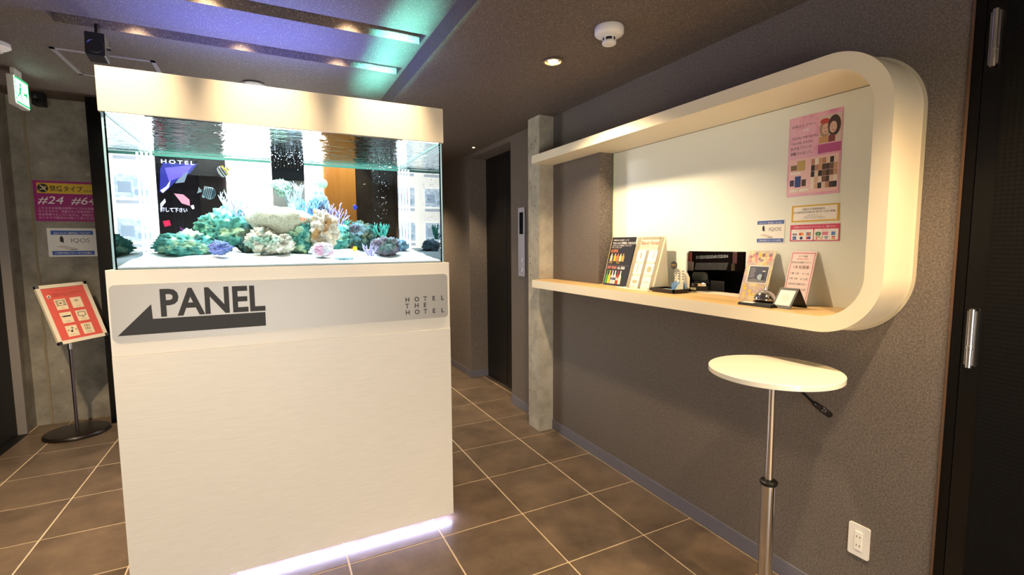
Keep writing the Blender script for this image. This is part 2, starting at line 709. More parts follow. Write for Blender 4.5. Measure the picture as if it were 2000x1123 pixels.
# baseboards
bm = nb()
bx(bm, XW - 0.008, XW, 0.722, 3.135, 0.001, 0.078, 0.002)
struct('baseboard_right', bm, M_base)
bm = nb()
bx(bm, XW - 0.008, XW, 3.305, 3.845, 0.001, 0.078, 0.002)
bx(bm, 1.917, 1.925, 4.80, 6.9, 0.001, 0.078)
bx(bm, 1.917, 2.124, 4.792, 4.80, 0.001, 0.078)
struct('baseboard_corridor', bm, M_base)


# ---------------------------------------------------------------- ceiling fittings
def slot_lamp(x, y, idx, label, power, deg, z=2.62, tilt=0.0):
    t = thing('slot_downlight', label, 'downlight', (x, y, z), 'downlights in the ceiling slots')
    bm = nb()
    lathe(bm, [(0.024, 0.0), (0.024, 0.022), (0.030, 0.022), (0.030, 0.0)], DN((x, y, z)), 20)
    obj('housing', bm, M_blackgloss, t, auto=40)
    bm = nb()
    lathe(bm, [(0, 0.014), (0.023, 0.014)], DN((x, y, z)), 16)
    obj('lens', bm, mat('lens_warm', '#ffd9a0', 0.4, emit='#ffc880', estr=14), t)
    spot('slot_spot', (x, y, z - 0.02), (x, y + tilt, z - 0.02 - 0.53), power, deg, 1.0 if z < 2.6 else 0.7, radius=0.02)


ORD = ['left', 'middle', 'right']
for k, x in enumerate((-0.53, -0.08, 0.41)):
    slot_lamp(x, 2.965, k, f'small {ORD[k]} downlight inside the ceiling slot nearest the fish tank', 22, 95)
for k, x in enumerate((-0.63, -0.19, 0.40)):
    slot_lamp(x, 2.47, k, f'small {ORD[k]} downlight inside the second ceiling slot in front of the tank', 30, 95)
for k, x in enumerate((-0.47, 0.01, 0.51)):
    slot_lamp(x, 1.985, k, f'small {ORD[k]} downlight inside the ceiling slot at the picture top', 95, 47, 2.585, 0.32)


def ceiling_lamp(x, y, z, r, label, power, deg, name='recessed_downlight', tilt=(0, 0), blend=0.6, color=WARM):
    t = thing(name, label, 'downlight', (x, y, z), None)
    bm = nb()
    lathe(bm, [(r, 0.0), (r * 1.18, 0.001), (r * 1.2, 0.004), (r * 1.0, 0.005), (r * 0.97, 0.002), (r * 0.72, -0.03), (0, -0.031)], DN((x, y, z)), 32)
    obj('trim_ring', bm, mat('reflector_gold', '#d8c49a', 0.25, 0.6), t, auto=40)
    bm = nb()
    lathe(bm, [(r * 0.62, -0.022), (r * 0.62, -0.004), (r * 0.4, 0.006), (0, 0.010)], DN((x, y, z)), 24)
    obj('bulb', bm, mat('bulb_glow', '#fff2d8', 0.4, emit='#ffe2b0', estr=25), t, smooth=True)
    spot('downlight_spot', (x, y, z - 0.03), (x + tilt[0], y + tilt[1], 0), power, deg, blend, color, 0.035)
    return t


# cut-free lamp: the bowl sits on the ceiling surface as a shallow rimmed dish
ceiling_lamp(1.36, 2.20, ZC - 0.006, 0.042, 'glowing round downlight in the brown ceiling before the counter', 120, 128)
ceiling_lamp(1.36, 0.42, ZC - 0.006, 0.042, 'downlight above the round white table', 150, 100, blend=1.0)
ceiling_lamp(1.70, -0.05, ZC - 0.006, 0.03, 'small downlight washing the wall end by the black door', 95, 130, color=(1.0, 0.66, 0.30))
ceiling_lamp(1.36, -1.3, ZC - 0.006, 0.042, 'downlight behind the photographer on the right', 60, 110)
ceiling_lamp(-1.35, 3.05, ZL - 0.006, 0.042, 'downlight left of the tank beyond the picture edge', 190, 130)
ceiling_lamp(-1.35, 1.5, ZL - 0.006, 0.042, 'downlight above the left floor beyond the picture edge', 90, 120)
ceiling_lamp(1.1, 6.0, ZC - 0.006, 0.042, 'corridor downlight hidden behind the tank', 150, 130)
ceiling_lamp(1.818, 4.397, ZC - 0.006, 0.016, 'tiny spotlight before the elevator door', 70, 75)

t = thing('smoke_detector', 'white round smoke detector on the brown ceiling', 'detector', (1.385, 1.77, ZC - 0.075))
dn = DN((1.385, 1.77, ZC))
bm = nb()
lathe(bm, [(0, 0), (0.062, 0), (0.064, 0.004), (0.064, 0.026), (0.060, 0.032), (0.048, 0.038), (0.030, 0.041), (0.029, 0.046)], dn, 40)
obj('body', bm, M_plastic, t, auto=35)
bm = nb()
lathe(bm, [(0.026, 0.041), (0.026, 0.060)], dn, 24)
obj('mesh_ring', bm, mat('mesh_dark', '#2b2a28', 0.7), t)
for k in range(5):
    a = 2 * PI * k / 5 + 0.4
    bm = nb()
    cx, cy = 0.0285 * math.cos(a), 0.0285 * math.sin(a)
    prism(bm, dn, circ(cx, cy, 0.0035, 8), 0.041, 0.060)
    obj('cage_rib', bm, M_plastic, t)
bm = nb()
lathe(bm, [(0.029, 0.058), (0.031, 0.060), (0.031, 0.068), (0.028, 0.072), (0, 0.074)], dn, 32)
obj('cap', bm, M_plastic, t, auto=35)

for (x, y, lab) in ((-1.205, 3.47, 'white ceiling detector cut off by the left picture edge'),):
    bm = nb()
    lathe(bm, [(0, 0), (0.06, 0), (0.062, 0.02), (0.045, 0.032), (0.03, 0.036), (0.03, 0.045), (0, 0.047)], DN((x, y, ZL)), 32)
    tag(obj('ceiling_detector', bm, M_plastic, auto=35), lab, 'detector')
t = thing('unlit_downlight', 'dark unlit round downlight just above the tank hood', 'downlight', (-0.038, 3.60, ZL - 0.008))
bm = nb()
lathe(bm, [(0.050, 0.0), (0.062, 0.003), (0.064, 0.006), (0.052, 0.008), (0.05, 0.004)], DN((-0.038, 3.60, ZL)), 32)
obj('trim_ring', bm, mat('ring_grey', '#2c2a2c', 0.5), t, auto=40)
bm = nb()
lathe(bm, [(0, 0.006), (0.03, 0.005), (0.05, 0.003)], DN((-0.038, 3.60, ZL)), 24)
obj('diffuser', bm, mat('diffuser_grey', '#8f8a86', 0.5), t, smooth=True)

# access hatch
t = thing('ceiling_hatch', 'square ceiling access hatch with light metal rim', 'hatch', (-0.75, 3.65, ZL - 0.004))
hx0, hx1, hy0, hy1 = -0.978, -0.525, 3.415, 3.87
bm = nb()
for a in ((hx0, hx1, hy0, hy0 + 0.022), (hx0, hx1, hy1 - 0.022, hy1), (hx0, hx0 + 0.022, hy0, hy1), (hx1 - 0.022, hx1, hy0, hy1)):
    bx(bm, a[0], a[1], a[2], a[3], ZL - 0.004, ZL + 0.001)
obj('rim', bm, mat('alu_rim', '#a9a6ad', 0.4, 0.3), t)
bm = nb()
bx(bm, hx0 + 0.024, hx1 - 0.024, hy0 + 0.024, hy1 - 0.024, ZL - 0.002, ZL + 0.001)
obj('lid', bm, M_ceil, t)

# ceiling speaker
t = thing('ceiling_speaker', 'small black speaker hanging from the ceiling above the tank', 'speaker', (-0.668, 2.92, 2.325))
fr = Fr((-0.668, 2.90, 2.383), (1, 0.05, 0), (0, 0.10, 1))
bm = nb()
prism(bm, fr, rrect(-0.036, 0.036, -0.052, 0.052, 0.006), 0.0, -0.085)
obj('cabinet', bm, M_black, t)
bm = nb()
lathe(bm, [(0.033, 0.0), (0.033, 0.003), (0.030, 0.004), (0.028, 0.0005), (0.010, -0.012), (0.008, -0.006), (0, -0.004)], Fr(fr.p(0, -0.010, 0), fr.r, fr.u), 32)
obj('cone', bm, mat('speaker_cone', '#1a1713', 0.35), t, auto=35)
bm = nb()
tube(bm, [fr.p(0.036, 0.0, -0.04), fr.p(0.052, 0.0, -0.04)], 0.008, 10)
obj('knob', bm, M_black, t)
bm = nb()
tube(bm, [fr.p(0.0, 0.05, -0.06), fr.p(0.0, 0.118, -0.06)], 0.010, 8)
obj('bracket', bm, M_black, t)

# exit sign, hung from the ceiling on the left
t = thing('exit_sign', 'green lit emergency exit sign box near the concrete wall', 'sign', (-1.28, 3.93, 2.26))
bm = nb()
bx(bm, -1.303, -1.268, 3.855, 4.03, 2.285, 2.455, 0.004)
bx(bm, -1.295, -1.278, 3.89, 3.99, 2.455, 2.50)
obj('housing', bm, mat('sign_housing', '#b9b4ae', 0.5), t)
fr = Fr((-1.2675, 3.847, 2.29), (0, 1, 0), (0, 0, 1))
bm = nb()
prism(bm, fr, rect(0.006, 0.184, 0.006, 0.158), 0, 0.0015)
face = obj('lit_face', bm, mat('exit_face', '#e8fff0', 0.5, emit='#cffff0', estr=6.0), t)
M_exg = mat('exit_green', '#13a35a', 0.5, emit='#16b060', estr=1.2)
bm = nb()
for q in (rect(0.006, 0.184, 0.006, 0.018), rect(0.006, 0.184, 0.146, 0.158), rect(0.006, 0.016, 0.018, 0.146), rect(0.174, 0.184, 0.018, 0.146), circ(0.075, 0.120, 0.012, 14),
          [(0.055, 0.105), (0.085, 0.108), (0.075, 0.07), (0.10, 0.04), (0.09, 0.034), (0.062, 0.066), (0.035, 0.04), (0.028, 0.048), (0.055, 0.075)],
          [(0.11, 0.085), (0.145, 0.085), (0.145, 0.105), (0.165, 0.078), (0.145, 0.05), (0.145, 0.070), (0.11, 0.070)]):
    prism(bm, fr, q, 0.0015, 0.002)
obj('pictogram', bm, M_exg, t)
bm = nb()
bx(bm, -1.545, -1.475, 4.95, 5.03, 2.53, 2.63, 0.006)
lathe(bm, [(0.03, 0.0), (0.03, 0.012), (0.022, 0.012), (0, 0.004)], FY(-1.51, 4.95, 2.575), 20)
tag(obj('corner_speaker', bm, M_black), 'small black box fixed at the top of the concrete rear wall', 'speaker')

# ---------------------------------------------------------------- aquarium cabinet
CX0, CX1, CY0, CY1 = -0.556, 0.812, 2.305, 3.225
CB, CS, CT = 0.034, 1.031, 1.366
cab = thing('aquarium_cabinet', 'tall white cabinet carrying the fish tank and panel sign', 'cabinet', ((CX0 + CX1) / 2, 2.76, 0))
bm = nb()
bx(bm, CX0 + 0.004, CX1 - 0.004, CY0 + 0.02, CY1, CB, CT)
obj('body', bm, M_white, cab)
bm = nb()
bx(bm, CX0, CX1, CY0 + 0.004, CY0 + 0.022, CS + 0.0004, CT, 0.0008)
obj('upper_board', bm, M_white, cab)
bm = nb()
bx(bm, CX0, CX1, CY0 + 0.001, CY0 + 0.022, CB, CS, 0.0015)
obj('front_board', bm, M_grain, cab)
bm = nb()
bx(bm, CX0 + 0.05, CX1 - 0.05, CY0 + 0.09, CY1 - 0.05, 0, CB)
obj('plinth', bm, M_black, cab)
bm = nb()
bx(bm, CX0 + 0.01, CX1 - 0.004, CY0 + 0.024, CY0 + 0.036, 0.027, 0.0335)
obj('led_strip', bm, mat('led_white', '#ffffff', 0.5, emit='#c4c8ff', estr=70), cab)
# sign board
fs = FY(0, CY0 + 0.003, 0)
bm = nb()
prism(bm, fs, rrect(-0.549, 0.800, 1.089, 1.308, 0.018), 0.0, 0.0045)
sb = obj('sign_board', bm, M_sign, cab)
sb['label'] = 'silver sign board reading PANEL with a left arrow'
text('panel_lettering', 'PANEL', fs, -0.398, 1.181, 0.150, M_ink, sb, d=0.005, width=0.368, bold=0.0040)
flat('arrow', fs, [(-0.532, 1.112), (-0.025, 1.112), (-0.025, 1.171), (-0.419, 1.171), (-0.421, 1.229)], M_ink, sb, 0.0045, 0.0052)
for row, (wd, z) in enumerate((('HOTEL', 1.178), ('THE', 1.147), ('HOTEL', 1.115))):
    for k, ch in enumerate(wd):
        text('hotel_lettering', ch, fs, 0.582 + k * 0.0455, z, 0.031, M_ink, sb, d=0.005, bold=0.0006)

# ---------------------------------------------------------------- tank
GXa, GXb, GYa, GYb = -0.532, 0.786, 2.318, 3.20
ZW = 1.953
th = 0.010
tank = thing('fish_tank', 'large rectangular glass aquarium filled with clear water', 'aquarium', (0.127, 2.76, CT))
for nm, a in (('front', (GXa, GXb, GYa, GYa + th)), ('back', (GXa, GXb, GYb - th, GYb)), ('left', (GXa, GXa + th, GYa + th, GYb - th)), ('right', (GXb - th, GXb, GYa + th, GYb - th))):
    bm = nb()
    bx(bm, a[0], a[1], a[2], a[3], CT, 1.985)
    obj('glass_pane', bm, M_glass, tank)
M_edge = mat('green_glass_edge', '#5fb7ad', 0.2)
for x in (GXa - 0.0006, GXb - 0.0064):
    bm = nb()
    bx(bm, x, x + 0.007, GYa - 0.0008, GYa + 0.001, CT, ZW)
    obj('glass_edge', bm, mat('bluish_edge', '#a9d4ea', 0.15), tank)
bm = nb()
bx(bm, GXa + th, GXb - th, GYb - th - 0.006, GYb - th, ZW - 0.016, ZW - 0.002)
obj('waterline_brace', bm, M_edge, tank)
for x in (GXa + th, GXb - th - 0.003):
    bm = nb()
    bx(bm, x, x + 0.003, GYa + th, GYb - th, ZW - 0.005, ZW - 0.001)
    obj('side_brace', bm, M_edge, tank)
bm = nb()
nx, ny = 60, 40
g = [[bm.verts.new((GXa + th + (GXb - GXa - 2 * th) * i / nx, GYa + th + (GYb - GYa - 2 * th) * j / ny, ZW)) for j in range(ny + 1)] for i in range(nx + 1)]
for i in range(nx):
    for j in range(ny):
        bm.faces.new((g[i][j], g[i + 1][j], g[i + 1][j + 1], g[i][j + 1]))
obj('water_surface', bm, M_water, tank, smooth=True)

hood = thing('tank_hood', 'ivory hood frame covering the top of the fish tank', 'hood', (0.128, 2.76, ZW))
HZ0, HZ1 = 1.955, 2.118
HX0, HX1 = -0.538, 0.793
bm = nb()
bx(bm, HX0, HX1, CY0, CY0 + 0.011, HZ0, HZ1, 0.0012)
obj('front_board', bm, M_hood, hood)
bm = nb()
bx(bm, HX0, HX1, 3.205, 3.22, HZ0, HZ1)
obj('rear_board', bm, M_hood, hood)
for x in (HX0, HX1 - 0.005):
    bm = nb()
    bx(bm, x, x + 0.005, CY0 + 0.011, 3.205, HZ0, HZ1)
    obj('side_board', bm, M_hood, hood)
bm = nb()
bx(bm, -0.43, 0.69, 2.56, 2.92, 2.085, 2.112, 0.004)
obj('lamp_bar', bm, M_black, hood)

# sand bed
bm = nb()
nx, ny = 70, 36


def sandz(x, y):
    f = (y - GYa) / (GYb - GYa)
    return 1.374 + 0.055 * min(1, f * 1.6) + (0.012 * noise.noise((x * 4, y * 5, 0)) + 0.012 * noise.noise((x * 9, y * 9, 3))) * min(1, f * 3 + .1)


g = [[None] * (ny + 1) for _ in range(nx + 1)]
for i in range(nx + 1):
    for j in range(ny + 1):
        x = GXa + th + 0.001 + (GXb - GXa - 2 * th - 0.002) * i / nx
        y = GYa + th + 0.001 + (GYb - GYa - 2 * th - 0.002) * j / ny
        g[i][j] = bm.verts.new((x, y, sandz(x, y)))
for i in range(nx):
    for j in range(ny):
        bm.faces.new((g[i][j], g[i + 1][j], g[i + 1][j + 1], g[i][j + 1]))
rim = [g[i][0] for i in range(nx + 1)] + [g[nx][j] for j in range(1, ny + 1)] + [g[i][ny] for i in range(nx - 1, -1, -1)] + [g[0][j] for j in range(ny - 1, 0, -1)]
low = [bm.verts.new((v.co.x, v.co.y, CT + 0.0005)) for v in rim]
n = len(rim)
for i in range(n):
    bm.faces.new((rim[i], low[i], low[(i + 1) % n], rim[(i + 1) % n]))
bm.faces.new(low[::-1])
bmesh.ops.recalc_face_normals(bm, faces=bm.faces)
sand = obj('sand_bed', bm, noisy('white_sand', '#dfe6e2', '#f4f7f4', 120, 0.9, bump=0.4, bscale=300))
sand['kind'] = 'stuff'
tag(sand, 'white coral sand covering the floor of the fish tank', 'sand')


# ---- rocks
def rockmat(name, a, b, c):
    m = noisy(name, a, b, 28, 0.85, detail=8, bump=1.0, bscale=70, lo=0.35, hi=0.62)
    bs = m.node_tree.nodes['Principled BSDF']
    src = bs.inputs['Base Color'].links[0].from_socket
    g = nd(m, 'ShaderNodeNewGeometry')
    n2 = nd(m, 'ShaderNodeTexNoise', Scale=16.0, Detail=4.0)
    lk(m, g.outputs['Position'], n2.inputs['Vector'])
    f = ramp(m, n2.outputs[0], [(0.5, 0.0), (0.6, 1.0)])
    mx = nd(m, 'ShaderNodeMix', data_type='RGBA')
    lk(m, f, mx.inputs[0])
    lk(m, src, mx.inputs[6])
    mx.inputs[7].default_value = lin(c)
    lk(m, mx.outputs[2], bs.inputs['Base Color'])
    return m


R_teal = rockmat('rock_teal', '#1d5b55', '#57a596', '#a8c9a4')
R_dark = rockmat('rock_dark', '#12302f', '#3b6a66', '#4f5a44')
R_cream = rockmat('rock_cream', '#8c8473', '#d6d2c0', '#7fa08e')
R_pale = rockmat('rock_pale', '#9c9280', '#cfc8b4', '#a8804e')
R_blue = rockmat('rock_blue', '#3d5c74', '#8fb0bd', '#554e58')
R_purple = rockmat('rock_purple', '#574a5c', '#8d8793', '#5f7b78')
R_violet = rockmat('rock_violet', '#4a57a0', '#8f9ad0', '#5c6f9c')
R_pinkw = rockmat('rock_pinkwhite', '#b9b6bf', '#e6e4ea', '#c79ab2')
R_mint = rockmat('rock_mint', '#7fae98', '#c7dccb', '#708a74')


def rock(px, py, rx, ry, Y, m, seed, label, name='reef_rock', cat='rock', rough=0.32, group='rocks of the reef', sub=5, sink=True):
    c = ony(px, py, Y)
    kx = (ony(px + rx, py, Y) - c).length
    kz = (ony(px, py - ry, Y) - c).length
    bm = nb()
    bmesh.ops.create_icosphere(bm, subdivisions=sub, radius=1.0)
    off = Vector((seed * 7.3, seed * 3.1, seed * 1.7))
    for v in bm.verts:
        d = v.co.normalized()
        k = 1 + rough * noise.noise(d * 1.7 + off) + rough * 0.75 * noise.noise(d * 4.1 + off) + rough * 0.6 * noise.noise(d * 9 + off) + rough * 0.35 * noise.noise(d * 19 + off)
        p = noise.noise(d * 6.3 - off)
        if p > 0.30:
            k -= (p - 0.30) * 0.7
        v.co = Vector((d.x * kx * k, d.y * min(kx, kz * 1.3, 0.12) * k, d.z * kz * k)) + c
        if sink:
            v.co.z = max(v.co.z, sandz(v.co.x, v.co.y) - 0.012) if v.co.z < 1.43 else v.co.z
        v.co.y = min(max(v.co.y, GYa + th + 0.006), GYb - th - 0.006)
    return tag(obj(name, bm, m, smooth=True), label, cat, group)


rock(365, 478, 54, 24, 2.78, R_teal, 1, 'long low teal rock at the left end of the reef')
rock(440, 448, 48, 38, 2.90, R_teal, 2, 'tall teal rock rising behind the violet mound')
rock(484, 466, 22, 34, 2.84, R_dark, 3, 'dark green rock left of the plate coral')
rock(431, 484, 20, 13, 2.60, R_violet, 4, 'small violet mound before the tall teal rock', 'soft_coral', 'coral', group='corals of the reef')
rock(510, 470, 27, 24, 2.66, R_cream, 5, 'cream rock with lilac side under the plate coral, leftmost')
rock(548, 476, 27, 19, 2.62, R_cream, 6, 'low cream rock in the middle below the plate coral')
rock(585, 466, 26, 28, 2.70, R_teal, 7, 'greenish cream rock between plate coral and pale brown rock')
rock(632, 452, 27, 38, 2.68, R_pale, 8, 'big pale brown lumpy rock right of the reef centre')
rock(625, 410, 17, 32, 2.92, R_blue, 9, 'blue grey rock tower with pointed top')
rock(630, 488, 20, 13, 2.53, R_pinkw, 10, 'small white and pink rock lying on the sand in front')
rock(668, 468, 24, 25, 2.88, R_teal, 11, 'green rock right of the pale brown rock')
rock(702, 462, 26, 28, 2.86, R_dark, 12, 'dark mossy rock beneath the small pale blue rock')  # whole rock in the dark green rock material
rock(699, 448, 15, 11, 2.72, R_blue, 13, 'small pale blue rock on top of the dark mossy rock')
rock(752, 481, 24, 19, 2.60, R_purple, 14, 'purple grey boulder at the right end of the reef')
rock(779, 481, 17, 13, 2.80, R_blue, 15, 'blue teal rock behind the purple boulder')
rock(552, 366, 17, 14, 2.98, R_mint, 16, 'mint green lump high on the dark overflow panel', rough=0.4, sink=False)
rock(575, 412, 16, 15, 2.95, R_mint, 17, 'pale green lump beside the blue branching coral', sink=False)
rock(590, 436, 34, 18, 2.90, R_teal, 18, 'teal rock ledge under the blue branching coral', sink=False)

# plate coral (table shape on a stalk)
c = ony(545, 428, 2.74)
bm = nb()
prof = [(0, -0.13), (0.09, -0.128), (0.10, -0.07), (0.122, -0.035), (0.145, -0.014), (0.15, 0.002), (0.142, 0.024), (0.118, 0.042), (0.08, 0.054), (0.04, 0.060), (0, 0.062)]
lathe(bm, prof, UP(c), 56)
bmesh.ops.subdivide_edges(bm, edges=bm.edges, cuts=1)
for v in bm.verts:
    d = v.co - c
    k = 1 + 0.18 * noise.noise(Vector((d.x * 14, d.y * 14, d.z * 9)))
    v.co = c + Vector((d.x * k, d.y * k * 0.85, d.z + 0.006 * noise.noise(d * 60) + 0.012 * noise.noise(d * 18)))
M_plate = noisy('plate_coral_skin', '#96957f', '#c6c5ae', 90, 0.85, bump=1.0, bscale=160)
tag(obj('plate_coral', bm, M_plate, smooth=True), 'broad cream plate coral on a stalk in the reef centre', 'coral')


def branch_coral(px, py, w, h, Y, m, seed, label, nst=9, rad=0.004, depth=2):
    base = ony(px, py + h * 0.9, Y)
    H = (ony(px, py - h, Y) - ony(px, py + h * 0.9, Y)).length
    W = (ony(px + w, py, Y) - ony(px, py, Y)).length
    R = random.Random(seed)
    bm = nb()

    def grow(p, d, L, r, lev):
        pts = [p]
        q = p.copy()
        dd = d.copy()
        for _ in range(4):
            dd = (dd + Vector((R.uniform(-.25, .25), R.uniform(-.25, .25), R.uniform(0, .25)))).normalized()
            q = q + dd * L / 4
            q.y = min(max(q.y, GYa + th + 0.012), GYb - th - 0.012)
            pts.append(q.copy())
        tube(bm, pts, [r, r * .95, r * .85, r * .7, r * .35], 6)
        if lev:
            for k in (1, 2, 3):
                for s in (0, 1):
                    grow(pts[k], (dd + Vector((R.uniform(-.9, .9), R.uniform(-.5, .5), R.uniform(.0, .6)))).normalized(), L * R.uniform(.3, .45), r * .7, lev - 1)

    for k in range(nst):
        a = (k + 0.5) / nst * 2 - 1
        grow(base + Vector((a * W * .25, R.uniform(-.02, .02), 0)), Vector((a * W, R.uniform(-.3, .3) * W, H)).normalized(), H * R.uniform(.75, 1.0), rad, depth - 1)
    o = obj('branching_coral', bm, m, smooth=True)
    return tag(o, label, 'coral', 'corals of the reef')


M_cw = mat('coral_white', '#c8dfe6', 0.6)
M_cb = mat('coral_blue', '#6fa3e0', 0.6)
M_cl = mat('coral_lavender', '#a9a4e0', 0.6)
M_ct = mat('coral_teal', '#3fa596', 0.6)
branch_coral(455, 398, 26, 24, 2.90, M_cw, 1, 'white branching coral on top of the tall teal rock', 9)
branch_coral(470, 415, 14, 26, 2.84, M_cl, 11, 'thin lilac branching coral beside the white one', 5)
branch_coral(576, 386, 26, 30, 2.98, M_cw, 2, 'pale blue white branching coral in front of the overflow panel', 9)
branch_coral(602, 407, 28, 26, 2.88, M_cb, 3, 'bright blue branching coral left of the rock tower', 10)
branch_coral(656, 428, 20, 30, 2.90, M_cl, 4, 'lavender branching coral right of the rock tower', 8)
branch_coral(724, 487, 22, 15, 2.52, M_cl, 5, 'spiky lavender coral on the sand before the purple boulder', 10, 0.0035, 1)
branch_coral(728, 455, 13, 18, 2.90, M_ct, 6, 'teal bushy coral above the dark mossy rock', 7)
branch_coral(748, 452, 12, 17, 2.90, M_ct, 7, 'teal bushy coral standing furthest right', 7)
branch_coral(672, 448, 9, 20, 2.95, M_ct, 8, 'short teal coral behind the green rock', 5)

# starfish
c = ony(672, 507, 2.45)
c.z = sandz(c.x, c.y) + 0.003
bm = nb()
pts = []
for k in range(10):
    a = PI / 5 * k + 0.2
    r = 0.045 if k % 2 == 0 else 0.017
    pts.append((r * math.cos(a), r * math.sin(a) * 0.8))
prism(bm, UP(c), pts, -0.004, 0.008)
tag(obj('starfish', bm, noisy('starfish_skin', '#5f8fa3', '#a9cbd6', 60, 0.7)), 'pale blue starfish lying on the front sand', 'starfish')


# fish
def fish(px, py, L, H, Y, m, label, facing=1, finm=None, tilt=0.0, tall=1.0, stripes=None):
    c = ony(px, py, Y)
    k = (ony(px + 10, py, Y) - c).length / 10
    L, H = L * k, H * k
    t = thing('reef_fish', label, 'fish', c)
    fr = Fr(c, (facing * math.cos(tilt), 0.15, math.sin(tilt)), (-facing * math.sin(tilt), 0, math.cos(tilt)))
    bm = nb()
    n = 14
    rings = []
    for i in range(n + 1):
        s = i / n
        hh = H / 2 * (math.sin(PI * s ** 0.75) ** 0.8) * (1 if s < .9 else .9) + 0.08 * H * (s > 0 and s < 1)
        hh = max(hh, 0.0008)
        x = L / 2 - s * L * 0.80
        rings.append([bm.verts.new(fr.p(x, hh * math.cos(2 * PI * j / 14), hh * 0.30 * math.sin(2 * PI * j / 14))) for j in range(14)])
    for a, b in zip(rings, rings[1:]):
        for j in range(14):
            bm.faces.new((a[j], a[(j + 1) % 14], b[(j + 1) % 14], b[j]))
    bm.faces.new(rings[0])
    bm.faces.new(rings[-1][::-1])
    bmesh.ops.recalc_face_normals(bm, faces=bm.faces)
    obj('body', bm, m, t, smooth=True)
    fm = finm or m
    flat('tail_fin', fr, [(-L * .27, 0.05 * H), (-L * .5, H * .32), (-L * .46, 0), (-L * .5, -H * .32), (-L * .27, -0.05 * H)], fm, t, -0.0006, 0.0006)
    flat('dorsal_fin', fr, [(L * .2, H * .40), (L * .02, H * .60 * tall), (-L * .22, H * .52 * tall), (-L * .2, H * .22)], fm, t, -0.0006, 0.0006)
    flat('belly_fin', fr, [(L * .02, -H * .42), (-L * .12, -H * .62 * tall), (-L * .22, -H * .46), (-L * .18, -H * .22)], fm, t, -0.0006, 0.0006)
    for s in (-1, 1):
        bm = nb()
        lathe(bm, [(0.0, 0.0012), (0.0016, 0.001), (0.002, 0)], Fr(fr.p(L * .36, H * .06, s * H * 0.055), fr.r * s, fr.u), 10)
        obj('eye', bm, M_black, t)
    if stripes:
        for (xa, wd, sm) in stripes:
            bm = nb()
            rr = []
            for q in (-.5, .5):
                x = L * xa + q * wd * L
                s = (L / 2 - x) / (0.8 * L)
                hh = H / 2 * (math.sin(PI * s ** 0.75) ** 0.8) + 0.08 * H + 0.0006
                rr.append([bm.verts.new(fr.p(x, hh * math.cos(2 * PI * j / 14), (hh * 0.30 + 0.0004) * math.sin(2 * PI * j / 14))) for j in range(14)])
            for j in range(14):
                bm.faces.new((rr[0][j], rr[0][(j + 1) % 14], rr[1][(j + 1) % 14], rr[1][j]))
            obj('stripe', bm, sm, t, smooth=True)
    return t


F_w = mat('fish_white', '#dfe8ea', 0.4)
F_k = mat('fish_black', '#16202c', 0.4)
F_y = mat('fish_yellow', '#e6df2a', 0.4)
F_o = mat('fish_orange', '#e2762a', 0.4)
F_b = mat('fish_blue', '#2b3fd0', 0.4)
F_m = mat('fish_mint', '#a9d6c6', 0.4)
F_db = mat('fish_navy', '#31505f', 0.4)
F_lb = mat('fish_pale_blue', '#a8cdda', 0.4)
fish(437, 334, 24, 22, 2.5, F_w, 'white and black striped fish with yellow rear near the surface', -1, F_y, -0.5, stripes=[(.22, .09, F_k), (.02, .09, F_k), (-.16, .12, F_y)])
fish(404, 376, 36, 24, 2.5, F_db, 'dark blue fish with pale ring lines', 1, F_lb, -0.25, stripes=[(.24, .03, F_lb), (.14, .03, F_lb), (.04, .03, F_lb), (-.06, .03, F_lb), (-.16, .04, F_lb)])
fish(627, 359, 27, 16, 2.7, F_m, 'pale mint fish below the waterline near the overflow box', 1, F_m, 0.1)
fish(694, 405, 9, 9, 2.6, F_b, 'tiny vivid blue fish before the warm wood column', -1, F_b)
fish(592, 428, 11, 8, 2.6, F_o, 'small orange clownfish with white bands above the reef', -1, F_o, stripes=[(.2, .08, F_w), (-.05, .08, F_w)])
fish(692, 486, 12, 9, 2.56, F_y, 'small yellow orange fish low beside the spiky coral', 1, F_o)

# overflow box hanging at the rear of the tank
ob = thing('overflow_box', 'black overflow pump box hanging in the water at the tank rear', 'pump', (0.17, 3.12, 1.84))
a0, a1 = ony(529, 300, 3.10).x, ony(592, 300, 3.10).x
zb = ony(560, 352, 3.10).z
bm = nb()
bx(bm, a0, a1, 3.08, 3.185, zb, 1.975, 0.003)
obj('box', bm, mat('pump_black', '#03070d', 0.6, spec=0.2), ob)
bm = nb()
for k in range(9):
    x = a0 + 0.008 + k * (a1 - a0 - 0.016) / 8.5
    bx(bm, x, x + 0.006, 3.077, 3.08, 1.90, 1.95)
obj('comb_slot', bm, mat('pump_dark', '#020507', 0.6), ob)
bm = nb()
bx(bm, a0, a1, 3.10, 3.18, 1.435, zb)
obj('weir_panel', bm, mat('weir_grey', '#8d8478', 0.5), ob)

# air bubbles under the water surface
bm = nb()
br = random.Random(21)
for k in range(170):
    if k < 90:
        x, y = br.uniform(a0 - 0.02, a1 + 0.02), br.uniform(2.75, 3.06)
        z = ZW - 0.006 - abs(br.gauss(0, 0.03))
    elif k < 130:
        x, y = br.uniform(0.55, 0.72), br.uniform(2.7, 3.1)
        z = ZW - 0.006 - abs(br.gauss(0, 0.02))
    else:
        x, y = 0.64 + br.gauss(0, 0.02), 3.0 + br.gauss(0, 0.03)
        z = br.uniform(1.62, 1.93)
    bmesh.ops.create_icosphere(bm, subdivisions=1, radius=br.uniform(0.0012, 0.0032), matrix=Matrix.Translation((x, y, z)))
bb = obj('air_bubbles', bm, mat('bubble_silver', '#eaf6ff', 0.15), smooth=True)
bb['kind'] = 'stuff'
tag(bb, 'tiny silver air bubbles under the water surface of the tank', 'bubbles')

